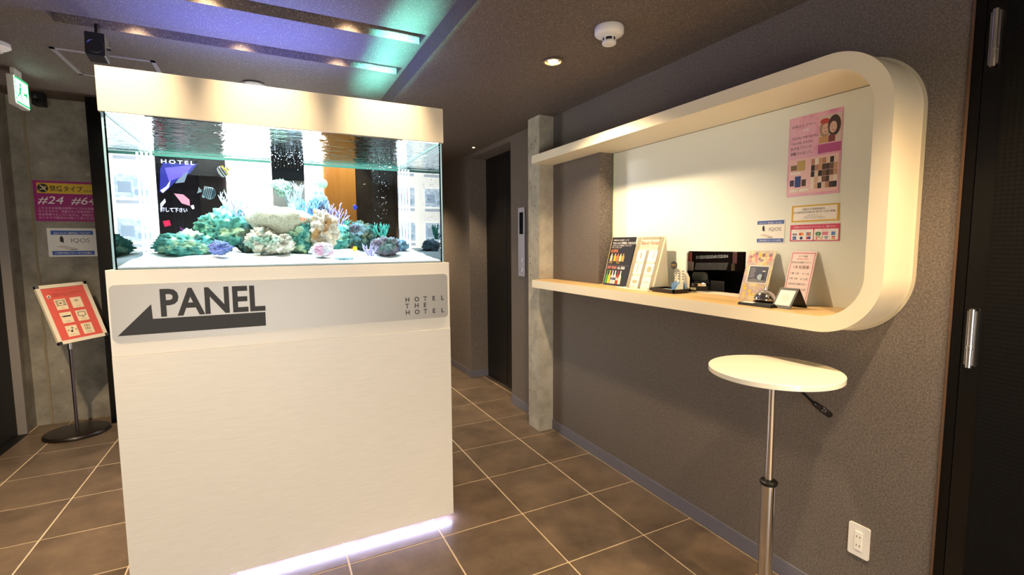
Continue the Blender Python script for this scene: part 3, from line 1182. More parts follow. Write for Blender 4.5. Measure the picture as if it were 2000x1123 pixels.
# ---------------------------------------------------------------- room selection wall behind the tank
YP = 5.0
z0p, z1p = 0.0, 2.62


def pxX(px):
    return ony(px, 420, YP).x


bm = nb()
bx(bm, -1.225, -1.125, 4.93, 5.14, 0, 2.62)
tag(obj('black_post', bm, M_blackgloss), 'black post at the end of the concrete rear wall', 'post')
bm = nb()
bx(bm, pxX(286), pxX(311), YP - 0.02, YP + 0.05, 0, 2.62, 0.004)
tag(obj('steel_post', bm, mat('post_bluegrey', '#8f96ad', 0.35, 0.6)), 'blue grey metal post seen through the left of the tank', 'post')

# purple touch-screen machine with HOTEL lettering
tm = thing('touch_machine', 'dark purple touch-panel machine with hotel lettering behind the tank', 'machine', (pxX(350), YP, 0))
bm = nb()
x0, x1 = pxX(311), pxX(392)
bx(bm, x0, x1, YP, YP + 0.2, 0, 2.62)
obj('body', bm, mat('machine_navy', '#14122c', 0.25), tm)
fy = FY(0, YP, 0)
M_vio = mat('screen_violet', '#4a3ab8', 0.4, emit='#6a60e8', estr=2.0)
M_vi2 = mat('screen_indigo', '#2a2a78', 0.4, emit='#3a40b4', estr=1.1)
M_scw = mat('screen_white', '#e8ecff', 0.4, emit='#e8ecff', estr=1.6)
M_scp = mat('screen_pink', '#d86a90', 0.4, emit='#f0a0b0', estr=1.6)
M_scg = mat('screen_grey', '#7c93a8', 0.4, emit='#8ca3b8', estr=1.2)
M_scr = mat('screen_red', '#e02858', 0.4, emit='#f02a58', estr=1.2)


def shp(name, poly, m, par, d=0.0015):
    pts = []
    for u, v in poly:
        p = ony(u, v, YP)
        pts.append((p.x, p.z))
    if sum((pts[i][0] * pts[(i + 1) % len(pts)][1] - pts[(i + 1) % len(pts)][0] * pts[i][1]) for i in range(len(pts))) < 0:
        pts = pts[::-1]
    flat(name, fy, pts, m, par, 0, d)


shp('graphic_facet', [(313, 330), (318, 318), (385, 320), (372, 338), (345, 352), (326, 372), (312, 376)], M_vi2, tm)
shp('graphic_facet', [(322, 328), (378, 322), (358, 344), (330, 354)], M_vio, tm, 0.002)
shp('graphic_facet', [(313, 372), (325, 364), (333, 352), (330, 366), (318, 377)], M_scw, tm, 0.0025)
shp('graphic_facet', [(348, 350), (368, 334), (360, 356), (342, 358)], M_scg, tm, 0.0025)
shp('graphic_facet', [(340, 378), (358, 380), (370, 390), (371, 402), (355, 397)], M_scp, tm, 0.002)
shp('graphic_facet', [(372, 402), (378, 400), (380, 407), (376, 409)], M_scw, tm, 0.002)
shp('graphic_facet', [(313, 398), (322, 388), (324, 394), (314, 407)], M_scw, tm, 0.002)
shp('graphic_facet', [(318, 432), (331, 430), (334, 440), (322, 443)], M_scr, tm, 0.002)
shp('graphic_facet', [(350, 443), (372, 452), (370, 458), (358, 456)], mat('screen_magenta', '#8a4a9c', 0.4, emit='#8a4a9c', estr=0.6), tm, 0.002)
pa, pb = ony(314, 316, YP), ony(379, 316, YP)
text('machine_lettering', 'HOTEL', fy, pa.x, pa.z - 0.01, 0.044, M_scw, tm, d=0.003, width=pb.x - pa.x, space=1.4, bold=0.001)
pa, pb = ony(313, 410, YP), ony(366, 410, YP)
text('machine_lettering', '押して下さい', fy, pa.x, pa.z - 0.012, 0.04, M_scw, tm, d=0.003, width=pb.x - pa.x, bold=0.0012)

bm = nb()
bx(bm, pxX(392), pxX(446), YP + 0.02, YP + 0.2, 0, 2.62)
tag(obj('dark_glass_panel', bm, noisy('smoked_glass', '#2c2a2c', '#4a4545', 9, 0.3)), 'dark smoked panel between the touch machine and the lit board', 'panel')

# lit room-selection board
lb = thing('room_board', 'glowing white room-selection board with photo panels behind the tank', 'display board', (pxX(540), YP, 0))
bm = nb()
xa, xb = pxX(446), pxX(634)
bx(bm, xa, xb, YP, YP + 0.2, 0, 2.62)
M_lit = mat('lit_panel', '#fffaf0', 0.5, emit='#fff4e6', estr=6.0)
obj('light_box', bm, M_lit, lb)
M_ph = noisy('photo_print', '#b9cbdb', '#eef3f8', 26, 0.4, lo=0.4, hi=0.6)
_pb = M_ph.node_tree.nodes['Principled BSDF']
lk(M_ph, _pb.inputs['Base Color'].links[0].from_socket, _pb.inputs['Emission Color'])
_pb.inputs['Emission Strength'].default_value = 5.0
for (xx0, xx1) in ((xa + 0.12, xa + 0.36), (xa + 0.47, xb - 0.06)):
    for k in range(6):
        zz = 0.42 + k * 0.36
        bm = nb()
        fbox(bm, fy, xx0, xx1, zz, zz + 0.19, 0, 0.012)
        pp = obj('photo_panel', bm, M_ph, lb)
        flat('photo_detail', fy, [rect(xx0 + 0.02, xx0 + 0.11, zz + 0.02, zz + 0.07), rect(xx0 + 0.13, xx1 - 0.02, zz + 0.04, zz + 0.13)], mat('photo_tone', '#bccee0', 0.4, emit='#bccee0', estr=4.0), pp, 0.012, 0.0128)
        flat('caption_bar', fy, rect(xx0, xx1, zz - 0.05, zz - 0.02), mat('caption', '#c5c9d0', 0.5, emit='#d5d9e0', estr=4.0), pp, 0, 0.003)
bm = nb()
bx(bm, pxX(634), pxX(697), YP + 0.01, YP + 0.2, 0, 2.62)
tag(obj('wood_column', bm, noisy('amber_wood', '#c98d3e', '#dca658', 8, 0.4, stretch=(1, 1, 0.1))), 'amber wood column right of the lit room board', 'column')
bm = nb()
bx(bm, pxX(697), 1.20, YP + 0.04, YP + 0.2, 0, 2.62)
tag(obj('dark_side_panel', bm, noisy('dark_panel', '#2a2827', '#3d3937', 7, 0.25)), 'dark glossy panel at the right end of the board wall', 'panel')
spot('board_spot', (pxX(665), 4.55, 2.60), (pxX(665), 5.0, 1.6), 30, 80, 0.6)

# ---------------------------------------------------------------- counter
cn = thing('reception_counter', 'cream counter ledge with rounded end framing the front desk window', 'counter', (1.9, 1.98, RZ0))
outer = [(-RYE, RZ1)] + [(-y, z) for y, z in arc(RY0 + RO, RZ1 - RO, RO, PI / 2, PI, 20)] + [(-y, z) for y, z in arc(RY0 + RO, RZ0 + RO, RO, PI, 1.5 * PI, 20)] + [(-RYE, RZ0)]
ry, rz0, rz1 = RY0 + RT, RZ0 + RT, RZ1 - RT
inner = [(-RYE, rz0)] + [(-y, z) for y, z in arc(ry + RI, rz0 + RI, RI, 1.5 * PI, PI, 20)] + [(-y, z) for y, z in arc(ry + RI, rz1 - RI, RI, PI, PI / 2, 20)] + [(-RYE, rz1)]
bm = nb()
prism(bm, FX(XF, 0, 0), outer + inner, 0.0, -(XW - XF - 0.003))
# the part behind the wall face (inside the opening only)
o_ = obj('ledge_loop', bm, M_cream, cn, auto=30)
bm = nb()
bx(bm, XW - 0.003, XG, ry + RI, 2.563, RZ0 + 0.002, rz0)
bx(bm, XG, 2.199, 1.56, 1.92, rz0 - 0.02, rz0)
bx(bm, XW - 0.003, XG, ry + RI, 2.563, rz1, RZ1 - 0.002)
fi = FX(XW - 0.003, 0, 0)
inn2 = [(-(ry + RI), RZ0 + 0.002), (-(ry + RI), rz0)] + [(-y, z) for y, z in arc(ry + RI, rz0 + RI, RI, 1.5 * PI, PI, 20)] + [(-y, z) for y, z in arc(ry + RI, rz1 - RI, RI, PI, PI / 2, 20)] + [(-(ry + RI), RZ1 - 0.002)] + [(-y, z) for y, z in arc(RY0 + RO, RZ1 - RO, RO - 0.002, PI / 2, PI, 20)] + [(-y, z) for y, z in arc(RY0 + RO, RZ0 + RO, RO - 0.002, PI, 1.5 * PI, 20)]
prism(bm, fi, inn2, 0.0, -(XG - XW + 0.003))
obj('inner_lining', bm, M_cream, cn, auto=30)
bm = nb()
bx(bm, XF + 0.003, XG, ry + RI * 0.55, RYE - 0.002, rz0, rz0 + 0.0015)
obj('oak_top', bm, M_wood, cn)
# clear caulk line along the wall
bm = nb()
co = [(-y, z) for y, z in arc(RY0 + RO, RZ1 - RO, RO + 0.010, PI / 2, PI, 20)] + [(-y, z) for y, z in arc(RY0 + RO, RZ0 + RO, RO + 0.010, PI, 1.5 * PI, 20)]
ci = [(-y, z) for y, z in arc(RY0 + RO, RZ0 + RO, RO - 0.001, 1.5 * PI, PI, 20)] + [(-y, z) for y, z in arc(RY0 + RO, RZ1 - RO, RO - 0.001, PI, PI / 2, 20)]
prism(bm, FX(XW, 0, 0), co + ci, 0.0, 0.004)
obj('caulk', bm, mat('caulk', '#b9b09a', 0.35), cn)
ZS = rz0 + 0.0015      # counter surface

# frosted window panel with pass-through opening
bm = nb()
op = [(-2.563, rz0 + 0.002), (-1.925, rz0 + 0.002)] + [(-y, z) for y, z in ((1.925, 1.385),)] + [(-1.925 + 0.022 * (1 - math.cos(a)), 1.390 + 0.022 * math.sin(a)) for a in [PI / 2 * i / 6 for i in range(7)]] + [(-1.555, 1.412), (-1.555, rz0 + 0.002), (-(ry + 0.03), rz0 + 0.002), (-(ry + 0.03), rz1 - 0.002), (-2.563, rz1 - 0.002)]
prism(bm, FX(XG, 0, 0), op, 0.0, -0.010)
M_frost = mat('frosted_panel', '#edf1e8', 0.2)
win1 = struct('window_1', bm, M_frost, 'white frosted front-desk window with a pass-through opening')
bm = nb()
bx(bm, XG - 0.004, XG - 0.0005, 2.552, 2.562, rz0 + 0.002, rz1 - 0.002)
obj('glass_edge', bm, mat('greenish_edge', '#cfe6b8', 0.3), win1)

# office behind
bm = nb()
bx(bm, 2.95, 3.0, 0.75, 2.7, 0.9, 2.2)
bx(bm, 2.2, 3.0, 0.70, 0.75, 0.9, 2.2)
bx(bm, 2.2, 3.0, 2.7, 2.75, 0.9, 2.2)
bx(bm, 2.2, 3.0, 0.7, 2.75, 2.2, 2.25)
bx(bm, 2.2, 3.0, 0.7, 2.75, 0.85, 0.9)
struct('wall_office', bm, mat('office_dark', '#15110f', 0.8), 'dark office wall seen through the pass-through')
XR = 2.55
kr = thing('key_rack', 'dark key rack with room numbers inside the office', 'key rack', (XR, 2.1, 1.15))
p0, p1 = onx(1349, 491, XR), onx(1426, 530, XR)
fr_ = FX(XR, 0, 0)
bm = nb()
bx(bm, XR, XR + 0.12, p1.y, p0.y, p1.z, 1.62)
obj('board', bm, mat('rack_brown', '#2a1b16', 0.6), kr)
M_num = mat('number_white', '#f0e8d8', 0.6, emit='#f0e8d8', estr=0.15)
nums = ['11', '12', '21', '22', '23', '24', '31', '32', '33', '34']
for k, s in enumerate(nums):
    q = onx(1359 + k * 6.25, 505 - 0.2 * k, XR)
    text('number_lettering', s, fr_, -q.y, q.z, 0.026, M_num, kr, d=0.001, bold=0.0008)
XR2 = XR - 0.004
WORDS = ['first', 'second', 'third', 'fourth', 'fifth', 'sixth', 'seventh', 'eighth', 'ninth', 'tenth']
for k in range(10):
    a = onx(1358 + k * 6.3, 513, XR2)
    b = onx(1358 + k * 6.3 - 1.0, 527, XR2)
    bm = nb()
    ff = FX(XR2, 0, 0)
    prism(bm, ff, [(-b.y, b.z), (-b.y + 0.022, b.z), (-a.y + 0.034, a.z), (-a.y + 0.006, a.z)], 0.0, 0.002 + 0.0008 * k)
    tag(obj('room_slip', bm, noisy('slip_grey', '#8d877e', '#a8a196', 20, 0.7)), WORDS[k] + ' grey paper slip from the left in the key rack pockets', 'paper slip', 'slips in the key rack')


def on_rack(name, uv0, uv1, X, m, label, cat, thick=0.006):
    a, b = onx(uv0[0], uv0[1], X), onx(uv1[0], uv1[1], X)
    bm = nb()
    bx(bm, X, X + thick, b.y, a.y, b.z, a.z, 0.001, 1)
    return tag(obj(name, bm, m), label, cat)


on_rack('notice_card', (1342, 511), (1353, 529), 2.20, mat('card_buff', '#b79b86', 0.7), 'buff card at the left side of the pass-through opening', 'card')
for k in range(4):
    on_rack('red_tag', (1341, 493 + k * 4.6), (1350, 497 + k * 4.6), 2.22, mat('tag_red', '#c06a58', 0.6), ['topmost', 'second', 'third', 'lowest'][k] + ' red tag stacked at the upper left of the opening', 'tag')
on_rack('pink_notice', (1431, 492), (1438, 515), 2.40, mat('notice_pink', '#b07a78', 0.7), 'narrow pink notice at the right of the key rack', 'notice')
on_rack('cream_notice', (1428, 515), (1434, 529), 2.41, mat('notice_cream', '#a89a7c', 0.7), 'small cream slip below the narrow pink notice', 'notice')
on_rack('office_note', (1388, 548), (1414, 570), 2.30, mat('note_grey', '#7d7a78', 0.7), 'grey memo sheet hanging in the dark opening', 'note', 0.002)
on_rack('office_folder', (1368, 545), (1383, 574), 2.34, mat('folder_grey', '#4c4b4c', 0.7), 'dark grey folder standing left of the memo sheet', 'folder', 0.004)
area('office_lamp', (2.35, 1.75, 1.95), (2.55, 1.95, 1.35), 3.0, 0.2, 0.2, (1, 0.85, 0.7))


# ---------------------------------------------------------------- things on the counter
def leaner(name, label, cat, X, Y, wdt, h, lean, thick, m, back=None):
    """board on the counter facing the lobby, bottom edge left corner at (X,Y)"""
    t = thing(name, label, cat, (X, Y - wdt / 2, ZS))
    a = math.radians(lean)
    fr = Fr((X, Y, ZS + thick * math.sin(a)), (0, -1, 0), (math.sin(a), 0, math.cos(a)))
    bm = nb()
    prism(bm, fr, rect(0, wdt, 0, h), 0.0, -thick)
    b = obj('board', bm, m, t)
    return t, fr


# drinks menu
t, fr = leaner('drinks_menu', 'black drinks menu board with bottle pictures on the counter', 'menu', 1.940, 2.515, 0.225, 0.315, 14.4, 0.004, mat('menu_black', '#1c1a22', 0.5))
flat('acrylic_edge', fr, [rect(-0.004, 0.0, 0, 0.32), rect(0, 0.225, -0.004, 0.0)], mat('edge_beige', '#c9b79a', 0.3), t, -0.004, 0.001)
text('menu_lettering', '冷蔵庫の他にも各種ドリンクを', fr, 0.012, 0.292, 0.011, M_whiteink, t)
text('menu_lettering', 'フロントにて販売しております', fr, 0.010, 0.270, 0.0165, M_whiteink, t, bold=0.0004)
text('menu_lettering', 'ご注文はフロント内線9番 ルームサービス', fr, 0.010, 0.256, 0.010, M_whiteink, t)
text('menu_lettering', 'タブレットからどうぞ', fr, 0.010, 0.244, 0.010, M_whiteink, t)
M_or = mat('orange_ink', '#e8894a', 0.6)
M_sal = mat('salmon_ink', '#e58a78', 0.6)
text('menu_lettering', 'ALCOHOL', fr, 0.012, 0.217, 0.026, M_or, t, width=0.072, bold=0.0006)
text('menu_lettering', '¥300', fr, 0.012, 0.143, 0.017, M_gold, t)
text('menu_lettering', '¥250', fr, 0.085, 0.143, 0.017, M_gold, t)
text('menu_lettering', 'SOFT DRINK', fr, 0.010, 0.108, 0.024, M_sal, t, width=0.092, bold=0.0006)
text('menu_lettering', 'ALL ¥200', fr, 0.110, 0.108, 0.024, M_whiteink, t, width=0.07, bold=0.0006)
flat('rule_line', fr, [rect(0.004, 0.22, 0.131, 0.1325), rect(0.0475, 0.0485, 0.142, 0.205)], M_greyink, t, 0.0002, 0.0008)


def bottle2d(cx, y0, h, wd, wide=False):
    k = 0.62 if wide else 0.55
    return [(cx - wd / 2, y0), (cx + wd / 2, y0), (cx + wd / 2, y0 + h * k), (cx + wd * .2, y0 + h * (k + .2)), (cx + wd * .2, y0 + h), (cx - wd * .2, y0 + h), (cx - wd * .2, y0 + h * (k + .2)), (cx - wd / 2, y0 + h * k)]


for k, (cx, c) in enumerate(((0.029, '#e0c9ae'), (0.064, '#efb52e'), (0.090, '#e57a4e'), (0.117, '#dccf9e'), (0.143, '#e9a23a'))):
    flat('bottle_picture', fr, bottle2d(cx, 0.158, 0.050, 0.021, True), mat(f'menu_drink_{c[1:]}', c, 0.6), t, 0.0002, 0.001)
for k, (cx, c) in enumerate(((0.022, '#4f9a4c'), (0.048, '#e8c838'), (0.075, '#d8d4dc'), (0.101, '#efe9e2'), (0.127, '#b0362e'), (0.152, '#e0dccf'))):
    flat('bottle_picture', fr, bottle2d(cx, 0.012, 0.086, 0.023), mat(f'menu_drink_{c[1:]}', c, 0.6), t, 0.0002, 0.001)
for cx, c in ((0.075, '#6a78b0'), (0.101, '#3c4a5e'), (0.127, '#d8c8be')):
    flat('bottle_label', fr, rect(cx - 0.011, cx + 0.011, 0.036, 0.052), mat(f'menu_label_{c[1:]}', c, 0.6), t, 0.001, 0.0014)

# beauty rental board: folded stand
t, fr = leaner('rental_stand', 'striped Beauty Rental price stand next to the drinks menu', 'sign stand', 1.900, 2.243, 0.222, 0.318, 17.0, 0.003, mat('stand_cream', '#efe2c0', 0.55))
bm = nb()
prism(bm, Fr((1.900, 2.021, ZS), (1, 0, 0), (0, 0, 1)), [(0.002, 0.0), (0.12, 0.0), (0.094, 0.303)], 0.0, 0.004)
obj('side_wing', bm, mat('stand_side', '#ece0c4', 0.6), t)
bm = nb()
bx(bm, 1.875, 2.02, 2.03, 2.30, ZS, ZS + 0.003)
obj('foot', bm, M_paper, t)
M_str = mat('stripe_brown', '#4b4038', 0.6)
st = []
for k in range(5):
    st.append(rect(0.004 + k * 0.0066, 0.0073 + k * 0.0066, 0.004, 0.314))
    st.append(rect(0.186 + k * 0.0066, 0.1893 + k * 0.0066, 0.004, 0.314))
for k in range(4):
    st.append(rect(0.100 + k * 0.006, 0.103 + k * 0.006, 0.004, 0.236))
flat('stripes', fr, st, M_str, t, 0.0002, 0.0006)
st = [rect(0.04 + k * 0.0062, 0.0431 + k * 0.0062, 0.300, 0.316) for k in range(24)]
flat('top_stripes', fr, st, M_str, t, 0.0002, 0.0006)
flat('title_band', fr, [rect(0.036, 0.186, 0.243, 0.300)], mat('band_peach', '#f3d9bd', 0.6), t, 0.0003, 0.0007)
text('title_lettering', 'Beauty Rental', fr, 0.111, 0.270, 0.030, mat('coral_ink', '#d9604c', 0.6), t, 'CENTER', d=0.001, width=0.145, bold=0.0008, shear=0.15)
text('title_lettering', '美容家電貸出サービス 無料レンタル', fr, 0.111, 0.252, 0.011, M_or, t, 'CENTER', d=0.001, width=0.14)
M_cell = mat('cell_white', '#fbf6ea', 0.6)
for r in range(3):
    for c_ in range(2):
        cx0 = 0.030 + c_ * 0.092
        cy0 = 0.166 - r * 0.078
        flat('price_cell', fr, rect(cx0, cx0 + 0.070, cy0, cy0 + 0.068), M_cell, t, 0.0003, 0.0009)
        cm = mat(['pic_rose', 'pic_tan', 'pic_peach'][r], ['#d9a9a0', '#cfae86', '#e0b08a'][r], 0.6)
        shp_ = [rect(cx0 + 0.027, cx0 + 0.040, cy0 + 0.02, cy0 + 0.055), rect(cx0 + 0.040, cx0 + 0.046, cy0 + 0.022, cy0 + 0.062), rect(cx0 + 0.028, cx0 + 0.034, cy0 + 0.018, cy0 + 0.06),
                circ(cx0 + 0.036, cy0 + 0.034, 0.018, 16), circ(cx0 + 0.034, cy0 + 0.034, 0.022, 16, 0.010), rect(cx0 + 0.012, cx0 + 0.056, cy0 + 0.034, cy0 + 0.038)][r * 2 + c_]
        flat('product_picture', fr, shp_, cm, t, 0.0009, 0.0013)
        text('cell_lettering', ['ストレート', 'カール', 'スチーマー', 'ドライヤー', '加湿器', 'その他'][r * 2 + c_], fr, cx0 + 0.035, cy0 + 0.006, 0.008, M_greyink, t, 'CENTER', d=0.0011)

# tray
t = thing('cash_tray', 'dark round-cornered cash tray with pale mat', 'tray', (1.945, 1.935, ZS))
up = UP((1.945, 1.935, ZS))
bm = nb()
prism(bm, up, rrect(-0.055, 0.055, -0.085, 0.085, 0.02), 0.0, 0.010)
for a in (rect(-0.06, -0.052, -0.088, 0.088), rect(0.052, 0.06, -0.088, 0.088), rect(-0.06, 0.06, 0.080, 0.088), rect(-0.06, 0.06, -0.088, -0.080)):
    prism(bm, up, a, 0.006, 0.022)
obj('tray_body', bm, mat('tray_brown', '#231a17', 0.3), t)
flat('pad', up, rrect(-0.045, 0.045, -0.075, 0.075, 0.01), mat('pad_blue', '#a9bcc4', 0.7), t, 0.010, 0.013)
# leaflet holder (bowed acrylic with leaflet)
t = thing('leaflet_holder', 'bowed clear leaflet holder with blue-based price leaflet left of the opening', 'leaflet holder', (1.995, 1.855, ZS))
a, b = onx(1318, 525, 2.0), onx(1346, 573, 2.0)
bm = nb()
n = 12
L0 = []
for i in range(n + 1):
    s = i / n
    y = a.y + (b.y - a.y) * s
    x = 2.0 - 0.018 * math.sin(PI * s)
    zt = 1.325 - 0.025 * s - 0.03 * max(0, (s - .8) / .2) ** 2
    L0.append((x, y, zt))
v0 = [[bm.verts.new((x, y, ZS)), bm.verts.new((x, y, zt)), bm.verts.new((x + 0.002, y, zt)), bm.verts.new((x + 0.002, y, ZS))] for x, y, zt in L0]
for p, q in zip(v0, v0[1:]):
    for k in range(4):
        bm.faces.new((p[k], p[(k + 1) % 4], q[(k + 1) % 4], q[k]))
bm.faces.new(v0[0])
bm.faces.new(v0[-1][::-1])
bmesh.ops.recalc_face_normals(bm, faces=bm.faces)
obj('leaflet', bm, mat('leaflet_cream', '#f1ead2', 0.5), t)
fr = FX(1.978, a.y, ZS)
wl = a.y - b.y
lp = []
for k in range(9):
    x = wl * (k + 0.1) / 9
    h = 0.048 + 0.018 * ((k * 37 % 5) / 5)
    lp.append(rect(x, x + wl * 0.088, 0.001, h))
flat('skyline_print', fr, lp, mat('print_blue', '#6f9bd0', 0.6), t, 0, 0.001)
flat('wave_print', fr, circ(wl * .55, 0.002, wl * .42, 24, 0.040)[:13], mat('print_steel', '#4f7fae', 0.6), t, 0.001, 0.002)
dots = []
rr = random.Random(9)
for r in range(4):
    for c_ in range(3):
        x = wl * (.15 + .28 * c_)
        dots.append(rect(x, x + 0.012, 0.112 - r * 0.014, 0.119 - r * 0.014))
flat('price_print', fr, dots, M_greyink, t, 0, 0.001)
bm = nb()
lathe(bm, [(0, 0.003), (0.022, 0.003), (0.022, 0.0), (0, 0)], Fr((1.974, a.y - 0.020, 1.336), (0, -1, 0), (0, 0, 1)), 24)
bd = obj('round_badge', bm, mat('badge_black', '#2b2622', 0.5), t)
text('badge_lettering', 'INFO', Fr((1.974, a.y - 0.020, 1.336), (0, -1, 0), (0, 0, 1)), 0, -0.004, 0.014, M_gold, bd, 'CENTER', d=0.0035)
bm = nb()
prism(bm, FX(1.972, b.y + 0.075, ZS), [(0.0, 0.0), (0.062, 0.0), (0.062, 0.058), (0.045, 0.055), (0.025, 0.042), (0.010, 0.022)], 0, 0.003)
obj('front_pocket', bm, mat('pocket_pale', '#cfc9ae', 0.4), t)

# tin with open lid behind the opening
t = thing('metal_tin', 'small round silver tin with open lid inside the opening', 'tin', (2.13, 1.90, rz0))
q = onx(1367, 566, 2.13)
up = UP((2.13, q.y, ZS))
bm = nb()
lathe(bm, [(0, 0), (0.046, 0), (0.048, 0.03), (0.050, 0.046), (0.046, 0.05), (0.03, 0.054), (0, 0.056)], up, 32)
obj('drum', bm, M_chrome, t, auto=35)
bm = nb()
lathe(bm, [(0.049, 0.004), (0.0505, 0.004), (0.0505, 0.03), (0.049, 0.03)], up, 32)
obj('dark_band', bm, M_black, t)
bm = nb()
fr = Fr((2.16, q.y + 0.03, ZS + 0.055), (0.5, -0.85, 0), (-0.35, -0.2, 0.9))
prism(bm, fr, rrect(-0.04, 0.045, 0, 0.055, 0.02), 0, 0.004)
obj('open_lid', bm, mat('lid_grey', '#5c6058', 0.25, 0.5), t)
flat('name_plate', FX(2.082, q.y - 0.0, ZS), rect(-0.022, 0.018, 0.010, 0.022), mat('plate_tan', '#a39a74', 0.6), t, 0, 0.003)
bm = nb()
bx(bm, 2.205, 2.9, 1.3, 2.3, 1.10, 1.13, 0.003)
for yy in (1.33, 2.25):
    bx(bm, 2.23, 2.88, yy, yy + 0.02, 0.901, 1.10)
tag(obj('office_desk', bm, M_black), 'dark desk edge just behind the pass-through opening', 'desk')

# photo flyer stand
t, fr = leaner('flyer_stand', 'floral flyer stand with a dark lighthouse photo on the counter', 'flyer stand', 1.975, 1.528, 0.136, 0.236, 17, 0.003, noisy('floral_paper', '#d9cf9f', '#b9a5a8', 22, 0.55, lo=0.42, hi=0.58))
M_fp = mat('flower_pink', '#d98a90', 0.6)
M_fy = mat('flower_yellow', '#e0c14c', 0.6)
M_fv = mat('flower_mauve', '#8d7088', 0.6)
fl = random.Random(5)
for mm, n, ys in ((M_fv, 9, (0.19, 0.225)), (M_fp, 12, (0.175, 0.215)), (M_fy, 16, (0.012, 0.07)), (M_fy, 6, (0.17, 0.22))):
    flat('flower_print', fr, [circ(fl.uniform(0.012, 0.12), fl.uniform(*ys), fl.uniform(0.004, 0.010), 9) for _ in range(n)], mm, t, 0.0, 0.0003 + 0.0001 * n / 9)
flat('photo_mount', fr, rect(0.022, 0.124, 0.082, 0.166), M_paper, t, 0.0006, 0.0014)
flat('photo', fr, rect(0.026, 0.120, 0.086, 0.162), mat('photo_night', '#3d4258', 0.45), t, 0.0014, 0.0020)
flat('photo_ground', fr, [(0.026, 0.086), (0.120, 0.086), (0.120, 0.094), (0.100, 0.102), (0.085, 0.096), (0.06, 0.104), (0.026, 0.096)], mat('photo_rock', '#77767c', 0.5), t, 0.0020, 0.0023)
flat('photo_glow', fr, [circ(0.086, 0.112, 0.014, 16)], mat('photo_glow', '#9fb4c4', 0.5), t, 0.0019, 0.0021)
flat('photo_tower', fr, [(0.094, 0.098), (0.106, 0.098), (0.103, 0.132), (0.097, 0.132)], M_black, t, 0.0022, 0.0026)
flat('photo_tower', fr, [rect(0.094, 0.108, 0.138, 0.142)], M_whiteink, t, 0.0022, 0.0026)
for k in range(9):
    flat('photo_caption', fr, rect(0.032, 0.055 + 0.006 * ((k * 7) % 4) / 4, 0.108 + k * 0.0055, 0.1105 + k * 0.0055), mat('caption_grey', '#8f8a96', 0.6), t, 0.0020, 0.0023)
bm = nb()
prism(bm, Fr((1.975, 1.392, ZS), (1, 0, 0), (0, 0, 1)), [(0.0, 0.0), (0.05, 0.0), (0.0, 0.002), ], 0, 0.13)
obj('foot', bm, M_acryl, t)

# pink price sheet
t, fr = leaner('price_sheet', 'pale pink bordered price sheet standing behind the black card holder', 'price sheet', 1.985, 1.322, 0.108, 0.236, 15.8, 0.002, mat('sheet_pink', '#f4dcd6', 0.55))
M_rose = mat('rose_line', '#d87f96', 0.6)
flat('border', fr, [rect(0.004, 0.104, 0.226, 0.230), rect(0.004, 0.007, 0.004, 0.23), rect(0.101, 0.104, 0.004, 0.23), rect(0.004, 0.104, 0.004, 0.008)], M_rose, t, 0, 0.0006)
text('sheet_lettering', 'ホテル宿泊', fr, 0.054, 0.211, 0.008, M_greyink, t, 'CENTER')
text('sheet_lettering', 'HOTEL GUEST', fr, 0.054, 0.199, 0.008, M_rose, t, 'CENTER')
text('sheet_lettering', '誕生日のお客様プレゼント', fr, 0.054, 0.183, 0.009, M_greyink, t, 'CENTER', width=0.088)
text('sheet_lettering', '1本当選者', fr, 0.054, 0.160, 0.016, mat('brown_ink', '#8a6a58', 0.6), t, 'CENTER')
for k, s in enumerate(('1等 1名　A 1名', '2等 3名　B 12名', '3等20名 当選の方へ', 'オリジナル 1 名様')):
    text('sheet_lettering', s, fr, 0.054, 0.134 - k * 0.023, 0.010, M_greyink, t, 'CENTER', width=0.08)
bm = nb()
bx(bm, 1.96, 2.045, 1.20, 1.33, ZS, ZS + 0.002)
obj('acrylic_foot', bm, M_acryl, t)

# desk bell
t = thing('desk_bell', 'chrome dome desk bell before the flyer stand', 'bell', (1.895, 1.335, ZS))
up = UP((1.895, 1.335, ZS))
BK = 1.28
bm = nb()
lathe(bm, [(a_ * BK, b_ * BK) for a_, b_ in [(0, 0), (0.036, 0), (0.037, 0.004), (0.036, 0.010), (0.030, 0.013), (0, 0.013)]], up, 32)
obj('base', bm, M_blackgloss, t, auto=35)
bm = nb()
lathe(bm, [(a_ * BK, b_ * BK) for a_, b_ in [(0.033, 0.015), (0.034, 0.016), (0.033, 0.022), (0.029, 0.034), (0.021, 0.043), (0.010, 0.048), (0.0, 0.049)]], up, 32)
obj('dome', bm, M_chrome, t, smooth=True)
bm = nb()
lathe(bm, [(a_ * BK, b_ * BK) for a_, b_ in [(0, 0.048), (0.003, 0.049), (0.003, 0.055), (0.006, 0.056), (0.006, 0.059), (0, 0.061)]], up, 16)
obj('button', bm, M_chrome, t, auto=35)
# name bar
t = thing('name_bar', 'low black desk name bar with white label by the bell', 'name plate', (1.85, 1.33, ZS))
bm = nb()
prism(bm, Fr((1.802, 1.395, ZS), (1, 0, 0), (0, 0, 1)), [(0, 0), (0.04, 0), (0.034, 0.015), (0.004, 0.011)], -0.0, 0.15)
obj('bar', bm, M_black, t)
bm = nb()
prism(bm, Fr((1.806, 1.390, ZS + 0.0112), (0.994, 0, 0.105), (0, 1, 0)), rect(0.003, 0.027, -0.06, -0.004), 0, 0.0006)
obj('label_strip', bm, M_paper, t)
